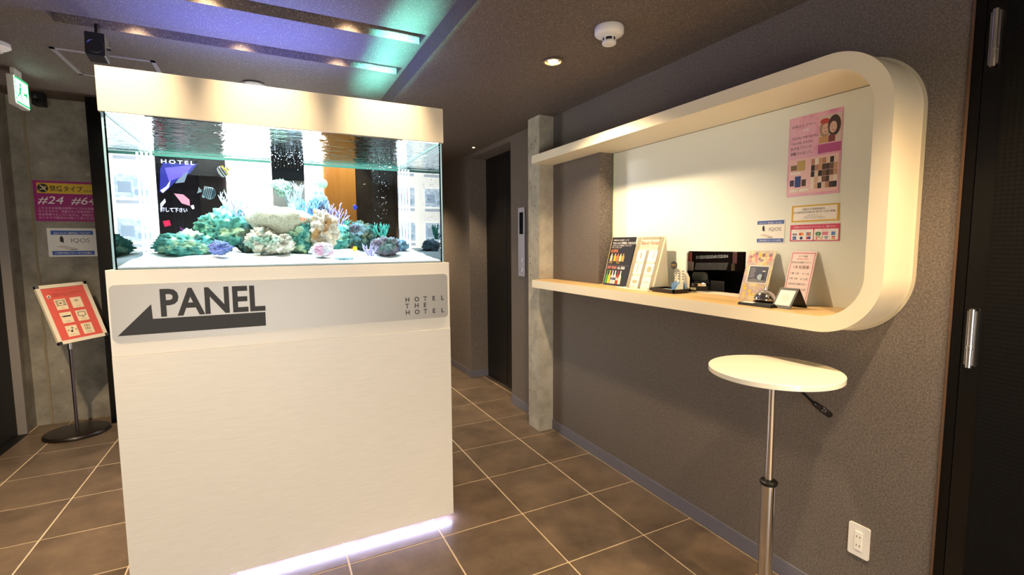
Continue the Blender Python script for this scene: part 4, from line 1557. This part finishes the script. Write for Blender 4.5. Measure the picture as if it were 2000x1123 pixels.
# A-frame card stand
t = thing('card_holder', 'black folded tent card holder with white card', 'card holder', (1.89, 1.21, ZS))
fA = Fr((1.835, 1.262, ZS), (1, 0, 0), (0, 0, 1))
bm = nb()
ln = math.hypot(0.055, 0.08)
for (ax, bx_) in ((0.0, 0.055), (0.11, 0.055)):
    d = Vector((bx_ - ax, 0, 0.08)).normalized()
    fr2 = Fr((1.835 + ax, 1.262, ZS), (0, -1, 0), d)
    prism(bm, fr2, rect(0, 0.080, 0, ln), -0.0015, 0.0015)
obj('tent', bm, M_black, t)
d = Vector((0.055, 0, 0.08)).normalized()
fr2 = Fr((1.835, 1.262, ZS), (0, -1, 0), d)
flat('card', fr2, rect(0.008, 0.072, 0.014, ln - 0.012), M_paper, t, 0.0015, 0.0025)
flat('card_print', fr2, [circ(0.04, 0.05, 0.018, 20)], mat('card_faint', '#e3e0d6', 0.6), t, 0.0025, 0.003)

# ---------------------------------------------------------------- notices on the frosted window
XN = XG - 0.0005


def notice(name, label, cat, y0, y1, z0, z1, m, thick=0.001):
    """y0 left (far), y1 right (near)"""
    t = thing(name, label, cat, (XN, (y0 + y1) / 2, z0))
    fr = FX(XN, y0, z0)
    bm = nb()
    prism(bm, fr, rect(0, y0 - y1, 0, z1 - z0), 0, thick)
    b = obj('sheet', bm, m, t)
    return t, fr, y0 - y1, z1 - z0


M_pp = noisy('poster_pink', '#eab9cf', '#d77fae', 9, 0.4, lo=0.45, hi=0.68)
t, fr, W, Hh = notice('magazine_poster', 'pink magazine poster with photo collage on the frosted window', 'poster', 1.363, 1.143, 1.653, 1.990, M_pp)
# a slight trapezoid in the photo comes from the lens; the sheet is rectangular
text('poster_lettering', 'お姉さん アゲハ', fr, 0.012, 0.292, 0.014, M_ink, t, d=0.0014)
text('poster_lettering', 'に掲載', fr, 0.045, 0.272, 0.014, M_whiteink, t, d=0.0014)
text('poster_lettering', '「HOTEL THE HOTEL」', fr, 0.006, 0.243, 0.013, M_ink, t, d=0.0014, width=0.115)
text('poster_lettering', '「HOTEL ATLAS」', fr, 0.006, 0.222, 0.013, M_ink, t, d=0.0014, width=0.092)
text('poster_lettering', '女子会プランが', fr, 0.010, 0.200, 0.0145, M_ink, t, d=0.0014, width=0.09)
text('poster_lettering', '掲載されました。', fr, 0.010, 0.178, 0.0145, M_ink, t, d=0.0014, width=0.095)
ph = flat('portrait_photo', fr, rect(0.130, 0.216, 0.208, 0.318), mat('photo_cream', '#d9c8bf', 0.5), t, 0.001, 0.0016)
PS = [('hair_blond', '#a98a72', circ(0.152, 0.266, 0.021, 18, 0.036)), ('skin_light', '#dcb6a4', circ(0.155, 0.264, 0.014, 18, 0.022)), ('hat_red', '#b8433f', circ(0.151, 0.296, 0.019, 12, 0.011)),
      ('hair_dark', '#3d2f30', circ(0.189, 0.272, 0.025, 18, 0.042)), ('skin_light', '#dcb6a4', circ(0.185, 0.266, 0.0145, 18, 0.023)), ('top_maroon', '#7b3b3c', rect(0.168, 0.194, 0.209, 0.236)), ('blond_tan', '#c69a6c', rect(0.131, 0.166, 0.209, 0.234)),
      ('hair_dark', '#3d2f30', rect(0.176, 0.182, 0.268, 0.2695)), ('hair_dark', '#3d2f30', rect(0.188, 0.194, 0.269, 0.2705)), ('top_maroon', '#7b3b3c', rect(0.182, 0.189, 0.2535, 0.256)), ('hair_dark', '#3d2f30', rect(0.147, 0.152, 0.267, 0.2685)), ('hair_dark', '#3d2f30', rect(0.158, 0.163, 0.267, 0.2685)), ('top_maroon', '#7b3b3c', rect(0.152, 0.159, 0.252, 0.2545))]
for k, (a_, b_, c_) in enumerate(PS):
    flat('portrait_shape', fr, c_, mat(a_, b_, 0.6), t, 0.0016, 0.0018 + 0.00008 * k)
flat('magenta_block', fr, rect(0.128, 0.218, 0.168, 0.204), mat('magenta_print', '#b55390', 0.5), t, 0.001, 0.0014)
t2 = flat('inset_page', fr, rect(0.008, 0.214, 0.012, 0.160), mat('page_rose', '#efc9c9', 0.5), t, 0.001, 0.0022)
pr = random.Random(12)
cols = ['#4b3a34', '#c79f7c', '#e3cdb8', '#7c5846', '#d9b39a', '#2f2a2c', '#b98b72', '#efe3d6']
for r in range(5):
    for c_ in range(7):
        cc = pr.choice(cols)
        x = 0.104 + c_ * 0.0152
        y = 0.026 + r * 0.025
        flat('collage_photo', fr, rect(x, x + 0.0145, y, y + 0.0235), mat(f'collage_{cc[1:]}', cc, 0.6), t, 0.0022, 0.0027)
for (x, y, ww, hh, cc) in ((0.016, 0.112, 0.026, 0.022, '#7a6a4c'), (0.044, 0.108, 0.034, 0.042, '#c2a86a'), (0.014, 0.046, 0.018, 0.026, '#3a3a60'), (0.036, 0.040, 0.026, 0.046, '#2e4a8c'), (0.066, 0.042, 0.018, 0.028, '#4a3838'), (0.016, 0.094, 0.044, 0.010, '#efe8e0'), (0.016, 0.020, 0.034, 0.012, '#efe8e0'), (0.056, 0.020, 0.040, 0.012, '#efe8e0')):
    flat('collage_photo', fr, rect(x, x + ww, y, y + hh), mat(f'collage_{cc[1:]}', cc, 0.6), t, 0.0022, 0.0028)

t, fr, W, Hh = notice('gold_notice', 'small gold-framed notice below the pink poster', 'notice', 1.335, 1.138, 1.543, 1.613, M_gold)
flat('paper', fr, rect(0.008, W - 0.008, 0.006, Hh - 0.006), M_paper, t, 0.001, 0.0014)
for k, s in enumerate(('当館は不適格検査済、', '※公安委員会許可番号店 第1号一九五〇営業。')):
    text('notice_lettering', s, fr, W / 2, 0.049 - k * 0.012, 0.0105 if k == 0 else 0.009, M_ink, t, 'CENTER', d=0.0018)
for k, s in enumerate(('THE HOTEL グループ', 'Network of hotels booking.com', 'ホームページ からもご予約下さい')):
    text('notice_lettering', s, fr, W / 2, 0.025 - k * 0.007, 0.0065, M_greyink, t, 'CENTER', d=0.0018)

t, fr, W, Hh = notice('payment_sticker', 'pink credit card and e-money acceptance sticker on the window', 'sticker', 1.338, 1.132, 1.461, 1.531, mat('sticker_rose', '#d2476f', 0.45))
text('sticker_lettering', 'ご利用いただけるクレジットカード、電子マネー', fr, W / 2, Hh - 0.014, 0.0095, M_whiteink, t, 'CENTER', d=0.0016, width=0.18)
for x0_, x1_ in ((0.005, 0.100), (0.104, 0.201)):
    flat('logo_field', fr, rrect(x0_, x1_, 0.004, Hh - 0.020, 0.004, 3), M_whiteink, t, 0.001, 0.0014)
text('sticker_lettering', 'クレジットカード', fr, 0.052, Hh - 0.027, 0.006, M_rose, t, 'CENTER', d=0.0018)
text('sticker_lettering', '電子マネー', fr, 0.150, Hh - 0.027, 0.006, M_rose, t, 'CENTER', d=0.0018)
text('card_logo', 'VISA', fr, 0.009, 0.025, 0.012, mat('logo_navy', '#24366e', 0.5), t, d=0.0018, width=0.021, shear=0.2, bold=0.0004)
flat('card_logo', fr, circ(0.046, 0.030, 0.0062, 16), mat('logo_red', '#d23b2a', 0.5), t, 0.0014, 0.0018)
flat('card_logo', fr, circ(0.054, 0.030, 0.0062, 16), mat('logo_orange', '#efa03a', 0.5), t, 0.0014, 0.0020)
for k, cc in enumerate(('#2a5aa8', '#c0392b', '#3b8a4a')):
    flat('card_logo', fr, rrect(0.072 + k * 0.0064, 0.0778 + k * 0.0064, 0.023, 0.037, 0.0015, 2), mat(f'logo_{cc[1:]}', cc, 0.5), t, 0.0014, 0.0018)
text('card_logo', 'JCB', fr, 0.0728, 0.0275, 0.0075, M_whiteink, t, d=0.0022, width=0.018)
flat('card_logo', fr, rect(0.012, 0.028, 0.006, 0.020), mat('logo_2a5aa8', '#2a5aa8', 0.5), t, 0.0014, 0.0018)
text('card_logo', 'AMEX', fr, 0.0135, 0.0105, 0.006, M_whiteink, t, d=0.0022, width=0.013)
flat('card_logo', fr, circ(0.050, 0.013, 0.0065, 16), mat('logo_navy', '#24366e', 0.5), t, 0.0014, 0.0018)
flat('card_logo', fr, rect(0.072, 0.090, 0.008, 0.019), mat('logo_red', '#d23b2a', 0.5), t, 0.0014, 0.0018)
flat('card_logo', fr, rect(0.081, 0.090, 0.008, 0.019), mat('logo_2a5aa8', '#2a5aa8', 0.5), t, 0.0014, 0.0021)
flat('money_logo', fr, rrect(0.110, 0.133, 0.022, 0.038, 0.0075, 5), mat('logo_green', '#2e7a44', 0.5), t, 0.0014, 0.0018)
text('money_logo', 'iD', fr, 0.1215, 0.0265, 0.011, M_whiteink, t, 'CENTER', d=0.0022)
flat('money_logo', fr, rect(0.137, 0.161, 0.024, 0.038), mat('logo_pink', '#d77fa0', 0.5), t, 0.0014, 0.0018)
flat('money_logo', fr, rect(0.174, 0.189, 0.023, 0.038), mat('logo_azure', '#5b86c8', 0.5), t, 0.0014, 0.0018)
for x, y, cc in ((0.112, 0.014, '#d23b2a'), (0.122, 0.014, '#3b8a4a'), (0.134, 0.014, '#d77fa0'), (0.146, 0.014, '#8a8a90'), (0.154, 0.014, '#2a5aa8'), (0.112, 0.007, '#c0392b'), (0.130, 0.007, '#efa03a'), (0.150, 0.007, '#5b86c8'), (0.176, 0.014, '#d23b2a'), (0.176, 0.007, '#efa03a')):
    flat('money_logo', fr, rect(x, x + (0.013 if x > .17 else 0.007), y, y + 0.0045), mat(f'logo_{cc[1:]}', cc, 0.5), t, 0.0014, 0.0018)


def iqos(t, fr, W, Hh):
    b = Hh * 0.16
    flat('blue_band', fr, [rect(W * .03, W * .97, Hh - b - Hh * .03, Hh * .97), rect(W * .03, W * .97, Hh * .03, Hh * .03 + b)], M_blue, t, 0.001, 0.0015)
    text('notice_lettering', 'IQOS ホルダー無料貸出しております', fr, W / 2, Hh * .83, Hh * .105, M_whiteink, t, 'CENTER', d=0.0019, width=W * .8)
    text('notice_lettering', 'ご利用の際はフロントまでお気軽に', fr, W / 2, Hh * .075, Hh * .095, M_whiteink, t, 'CENTER', d=0.0019, width=W * .82)
    text('product_lettering', 'IQOS', fr, W * .45, Hh * .52, Hh * .22, M_greyink, t, d=0.0015, width=W * .42)
    flat('device_picture', fr, [(W * .22, Hh * .55), (W * .30, Hh * .50), (W * .30, Hh * .68), (W * .26, Hh * .78), (W * .22, Hh * .70)], M_ink, t, 0.001, 0.0015)
    flat('device_picture', fr, [(W * .12, Hh * .36), (W * .30, Hh * .40), (W * .60, Hh * .28), (W * .58, Hh * .22), (W * .42, Hh * .22)], mat('device_pale', '#d8cfc6', 0.5), t, 0.001, 0.0015)
    flat('shadow_line', fr, [(W * .42, Hh * .22), (W * .58, Hh * .22), (W * .60, Hh * .25), (W * .45, Hh * .25)], M_greyink, t, 0.0015, 0.0018)


t, fr, W, Hh = notice('tobacco_notice', 'blue-banded white heated-tobacco notice on the frosted window', 'notice', 1.503, 1.364, 1.454, 1.559, M_paper)
iqos(t, fr, W, Hh)

# ---------------------------------------------------------------- posters on the concrete wall
t = thing('room_poster', 'magenta non-smoking room poster with yellow band on the concrete wall', 'poster', (-1.443, YB, 1.664))
fr = FY(-1.644, YB - 0.0006, 1.664)
flat('sheet', fr, rrect(0, 0.402, 0, 0.322, 0.008, 3), mat('poster_magenta', '#a02a74', 0.3), t, 0, 0.002)
flat('yellow_band', fr, rect(0.022, 0.384, 0.222, 0.304), mat('band_yellow', '#d8b432', 0.4), t, 0.002, 0.0026)
bm = nb()
prism(bm, fr, circ(0.058, 0.263, 0.034, 28), 0.0026, 0.0032)
obj('no_smoking_disc', bm, M_ink, t)
flat('no_smoking_mark', fr, [[(0.036, 0.250), (0.040, 0.245), (0.078, 0.262), (0.075, 0.268)], [(0.040, 0.284), (0.046, 0.288), (0.080, 0.244), (0.075, 0.240)], rect(0.060, 0.082, 0.270, 0.275)], mat('mark_yellow', '#e6d9a8', 0.5), t, 0.0032, 0.0038)
text('poster_lettering', '禁煙タイプ', fr, 0.098, 0.243, 0.050, M_ink, t, d=0.003, width=0.205, bold=0.0006)
text('poster_lettering', 'のお部屋', fr, 0.310, 0.243, 0.018, M_ink, t, d=0.003)
text('poster_lettering', '#24', fr, 0.018, 0.140, 0.085, M_whiteink, t, d=0.0026, width=0.160, shear=0.25)
text('poster_lettering', '#64', fr, 0.222, 0.140, 0.085, M_whiteink, t, d=0.0026, width=0.160, shear=0.25)
for k, s in enumerate(('こちらのお部屋は禁煙タイプのお部屋と', 'なりますので、喫煙のみご利用可能です。', '完全禁煙でもございません。消臭はして', 'おりますが御協力の程ご了承ください。')):
    text('poster_lettering', s, fr, 0.018, 0.098 - k * 0.026, 0.021, mat('faint_pink_ink', '#e2b7d2', 0.6), t, d=0.0026, width=0.365)
t = thing('wall_notice', 'white blue-banded heated-tobacco notice on the concrete wall', 'notice', (-1.43, YB, 1.378))
fr = FY(-1.586, YB - 0.0006, 1.378)
flat('sheet', fr, rect(0, 0.312, 0, 0.231), M_paper, t, 0, 0.001)
fr2 = FY(-1.586 + 0.014, YB - 0.0006, 1.378 + 0.006)
iqos(t, fr2, 0.284, 0.212)

# ---------------------------------------------------------------- poster stand
t = thing('poster_stand', 'floor-standing tilted red service poster frame on a round base', 'sign stand', (-1.405, 4.80, 0))
up = UP((-1.405, 4.80, 0))
bm = nb()
lathe(bm, [(0, 0.0), (0.196, 0.0), (0.205, 0.006), (0.205, 0.016), (0.196, 0.026), (0.175, 0.030), (0.03, 0.034), (0, 0.034)], up, 56)
obj('base', bm, mat('base_dark', '#1d1512', 0.3), t, auto=35)
ya, ti = 0.832, 0.383
R_ = Vector((math.cos(ya), math.sin(ya), 0))
N_ = Vector((math.sin(ya), -math.cos(ya), 0))
U_ = Vector((0, 0, 1)) * math.cos(ti) - N_ * math.sin(ti)
ro = 0.04
R2 = R_ * math.cos(ro) + U_ * math.sin(ro)
U2 = -R_ * math.sin(ro) + U_ * math.cos(ro)
fp = Fr((-1.366, 4.777, 0.958), R2, U2)
bm = nb()
tube(bm, [(-1.405, 4.80, 0.03), (-1.405, 4.80, 0.72), tuple(fp.p(-0.01, -0.15, -0.022))], 0.011, 14)
obj('pole', bm, mat('pole_bronze', '#6d6168', 0.25, 0.9), t, auto=40)
bm = nb()
tube(bm, [(-1.405, 4.80, 0.67), (-1.405, 4.80, 0.73)], 0.015, 14)
obj('clamp', bm, M_steel, t, auto=40)
WW, HH = 0.338, 0.466
bm = nb()
prism(bm, fp, rect(-WW / 2 + 0.004, WW / 2 - 0.004, -HH / 2 + 0.004, HH / 2 - 0.004), -0.012, -0.001)
obj('back_plate', bm, mat('back_grey', '#57524e', 0.5), t)
M_frame = mat('frame_cream', '#e8dcc2', 0.25)
e = 0.026
for q in ([(-WW / 2 + .008, HH / 2), (WW / 2 - .008, HH / 2), (WW / 2 - e, HH / 2 - e), (-WW / 2 + e, HH / 2 - e)], [(-WW / 2 + .008, -HH / 2), (WW / 2 - .008, -HH / 2), (WW / 2 - e, -HH / 2 + e), (-WW / 2 + e, -HH / 2 + e)],
          [(-WW / 2, HH / 2 - .008), (-WW / 2, -HH / 2 + .008), (-WW / 2 + e, -HH / 2 + e), (-WW / 2 + e, HH / 2 - e)], [(WW / 2, HH / 2 - .008), (WW / 2, -HH / 2 + .008), (WW / 2 - e, -HH / 2 + e), (WW / 2 - e, HH / 2 - e)]):
    bm = nb()
    prism(bm, fp, q, -0.012, 0.008)
    obj('frame_bar', bm, M_frame, t)
for sx in (-1, 1):
    for sy in (-1, 1):
        bm = nb()
        prism(bm, fp, rrect(sx * (WW / 2 - 0.010) - 0.012, sx * (WW / 2 - 0.010) + 0.012, sy * (HH / 2 - 0.010) - 0.012, sy * (HH / 2 - 0.010) + 0.012, 0.005, 3), -0.012, 0.010)
        obj('corner_cap', bm, M_chrome, t)
M_prd = mat('poster_red', '#df6256', 0.12)
bm = nb()
prism(bm, fp, rect(-WW / 2 + e, WW / 2 - e, -HH / 2 + e, HH / 2 - e), -0.001, 0.002)
ps = obj('poster', bm, M_prd, t)
text('poster_lettering', 'SERVICE GUIDE', fp, 0, 0.178, 0.017, M_red, ps, 'CENTER', d=0.0025)
text('poster_lettering', 'お部屋で楽しめるサービスが充実しています', fp, -0.085, 0.153, 0.012, mat('dark_red_ink', '#8c2f2a', 0.6), ps, d=0.0025, width=0.2)
text('poster_lettering', '全室無料でご利用いただけます', fp, -0.085, 0.137, 0.012, mat('dark_red_ink', '#8c2f2a', 0.6), ps, d=0.0025, width=0.16)
flat('round_icon', fp, circ(-0.108, 0.142, 0.013, 16), M_cream, ps, 0.002, 0.003)
flat('round_icon', fp, circ(-0.108, 0.140, 0.006, 10), M_ink, ps, 0.003, 0.0035)
M_cellp = mat('cell_peach', '#f3dcb4', 0.3)
for r in range(3):
    for c_ in range(2):
        x0_ = -0.088 + c_ * 0.105
        y0_ = 0.030 - r * 0.108
        cell = flat('icon_tile', fp, rect(x0_, x0_ + 0.075, y0_, y0_ + 0.085), M_cellp, ps, 0.002, 0.003)
        cx, cy = x0_ + 0.0375, y0_ + 0.052
        k = r * 2 + c_
        I = []
        if k == 0:
            I = [rect(cx - .032, cx + .032, cy + .020, cy + .023), rect(cx - .032, cx + .032, cy - .020, cy - .017), rect(cx - .018, cx - .0155, cy - .018, cy + .02), rect(cx + .0155, cx + .018, cy - .018, cy + .02), [(cx - .007, cy - .009), (cx + .009, cy), (cx - .007, cy + .009)]]
            for j in range(4):
                I += [rect(cx - .030, cx - .022, cy - .015 + j * .009, cy - .010 + j * .009), rect(cx + .022, cx + .030, cy - .015 + j * .009, cy - .010 + j * .009)]
        elif k == 1:
            for rr_ in (0.008, 0.015, 0.022):
                a0 = [(cx + rr_ * math.cos(PI * (.25 + .5 * j / 8)), cy - .008 + rr_ * math.sin(PI * (.25 + .5 * j / 8))) for j in range(9)]
                a1 = [(cx + (rr_ - .003) * math.cos(PI * (.75 - .5 * j / 8)), cy - .008 + (rr_ - .003) * math.sin(PI * (.75 - .5 * j / 8))) for j in range(9)]
                I.append(a0 + a1)
        elif k == 2:
            I = [rect(cx - .022, cx + .030, cy - .004, cy + .007), rect(cx - .03, cx - .025, cy - .004, cy + .007)]
        elif k == 3:
            I = [rect(cx - .026, cx + .026, cy + .016, cy + .020), rect(cx - .026, cx + .026, cy - .014, cy - .010), rect(cx - .026, cx - .022, cy - .012, cy + .018), rect(cx + .022, cx + .026, cy - .012, cy + .018), rect(cx - .012, cx + .012, cy - .024, cy - .020)]
        elif k == 4:
            I = [circ(cx - .004, cy - .012, .008, 12), rect(cx + .001, cx + .004, cy - .012, cy + .022), [(cx + .001, cy + .022), (cx + .014, cy + .012), (cx + .014, cy + .006), (cx + .001, cy + .014)], rect(cx - .028, cx - .025, cy - .01, cy + .006), rect(cx - .020, cx - .017, cy - .006, cy + .002), rect(cx + .022, cx + .025, cy - .006, cy + .002), rect(cx + .028, cx + .031, cy - .01, cy + .006)]
        else:
            I = [rect(cx - .016, cx + .016, cy + .018, cy + .021), rect(cx - .016, cx + .016, cy - .020, cy - .017), rect(cx - .016, cx - .013, cy - .02, cy + .02), rect(cx + .013, cx + .016, cy - .02, cy + .02), circ(cx, cy + .008, .005, 10), circ(cx, cy - .008, .005, 10)]
        flat('icon', fp, I, M_ink, ps, 0.003, 0.0036)
        text('icon_lettering', ['VOD', 'Wi-Fi', 'GAME', '大型TV', 'カラオケ', '充電器'][k], fp, cx, y0_ + 0.010, 0.012, M_greyink, ps, 'CENTER', d=0.0032)

# ---------------------------------------------------------------- round bar table
TX, TY, TZ, TR = 1.650, 1.115, 0.99, 0.224
t = thing('bar_table', 'round white high table on a chrome gas-lift pole', 'table', (TX, TY, 0))
up = UP((TX, TY, 0))
bm = nb()
lathe(bm, [(0, TZ - 0.020), (TR - 0.002, TZ - 0.020), (TR, TZ - 0.018), (TR, TZ - 0.002), (TR - 0.002, TZ), (0, TZ)], up, 96)
obj('tabletop', bm, mat('table_white', '#f3eedd', 0.16, coat=0.3), t, auto=30)
bm = nb()
lathe(bm, [(0.014, 0.52), (0.014, TZ - 0.03)], up, 24)
obj('piston', bm, M_chrome, t, smooth=True)
bm = nb()
lathe(bm, [(0.0, 0.03), (0.025, 0.03), (0.025, 0.545), (0.0, 0.545)], up, 32)
obj('sleeve', bm, M_chrome, t, auto=35)
bm = nb()
lathe(bm, [(0.0, 0.543), (0.028, 0.543), (0.031, 0.548), (0.031, 0.556), (0.026, 0.560), (0.0, 0.560)], up, 32)
obj('collar', bm, M_black, t, auto=35)
bm = nb()
lathe(bm, [(0.014, TZ - 0.05), (0.03, TZ - 0.046), (0.03, TZ - 0.034), (0.075, TZ - 0.028), (0.075, TZ - 0.020)], up, 24)
obj('mount_plate', bm, M_black, t, auto=35)
bm = nb()
lathe(bm, [(0, 0.0), (0.20, 0.0), (0.205, 0.004), (0.203, 0.010), (0.17, 0.022), (0.08, 0.032), (0.03, 0.036), (0, 0.036)], up, 64)
obj('base', bm, M_chrome, t, auto=35)
la, lb_ = ony(1550, 750, TY - 0.03), ony(1588, 786, TY - 0.06)
lc, ld = ony(1604, 798, TY - 0.07), ony(1620, 810, TY - 0.075)
bm = nb()
tube(bm, [(TX + 0.02, TY - 0.01, TZ - 0.04), tuple(la), tuple(lb_)], 0.005, 10)
obj('lever_rod', bm, M_black, t, smooth=True)
bm = nb()
tube(bm, [tuple(lb_), tuple(lb_ + (lc - lb_) * .15), tuple(lc), tuple(ld), tuple(ld + (ld - lc) * .12)], [0.007, 0.010, 0.013, 0.0125, 0.004], 14)
hg = obj('lever_grip', bm, mat('grip_black', '#161312', 0.35), t, smooth=True)
dr = (ld - lb_).normalized()
nn = Vector((-1, -0.8, 0.3))
nn = (nn - dr * nn.dot(dr)).normalized()
text('grip_mark', 'ZX', Fr(lc + nn * 0.0125, dr, nn.cross(dr)), -0.012, -0.006, 0.020, M_greyink, hg, d=0.0010)

# ---------------------------------------------------------------- outlet, elevator panel
t = thing('wall_outlet', 'white double wall outlet low on the dark wall', 'outlet', (XW, 0.941, 0.267))
fr = FX(XW, 0.941, 0.331)
flat('plate', fr, rrect(-0.036, 0.036, -0.062, 0.062, 0.007), M_plastic, t, 0, 0.006)
flat('socket', fr, rrect(-0.013, 0.013, -0.036, 0.036, 0.002), mat('socket_white', '#f4f1ea', 0.3), t, 0.006, 0.0085)
for q in (rect(-0.0065, -0.0045, 0.012, 0.020), rect(0.0045, 0.0065, 0.012, 0.020), rect(-0.0065, -0.0045, -0.022, -0.014), rect(0.0045, 0.0065, -0.022, -0.014)):
    flat('slot', fr, q, M_black, t, 0.0085, 0.0088)
t = thing('elevator_panel', 'silver elevator call panel beside the concrete pilaster', 'call panel', (XW, 3.632, 1.182))
fr = FX(XW, 3.690, 1.182)
flat('plate', fr, rect(0, 0.116, 0, 0.585), mat('panel_silver', '#b4b2bd', 0.35, 0.6), t, 0, 0.012)
flat('display', fr, rect(0.025, 0.092, 0.36, 0.545), mat('display_black', '#131218', 0.15), t, 0.012, 0.013)
for z in (0.055, 0.145):
    bm = nb()
    lathe(bm, [(0.021, 0.012), (0.021, 0.016), (0.017, 0.017), (0.015, 0.0145), (0, 0.0145)], Fr(fr.p(0.058, z, 0), fr.r, fr.u), 24)
    obj('button', bm, M_steel, t, auto=35)

bpy.data.objects.remove(_to)
bpy.data.curves.remove(_tc)
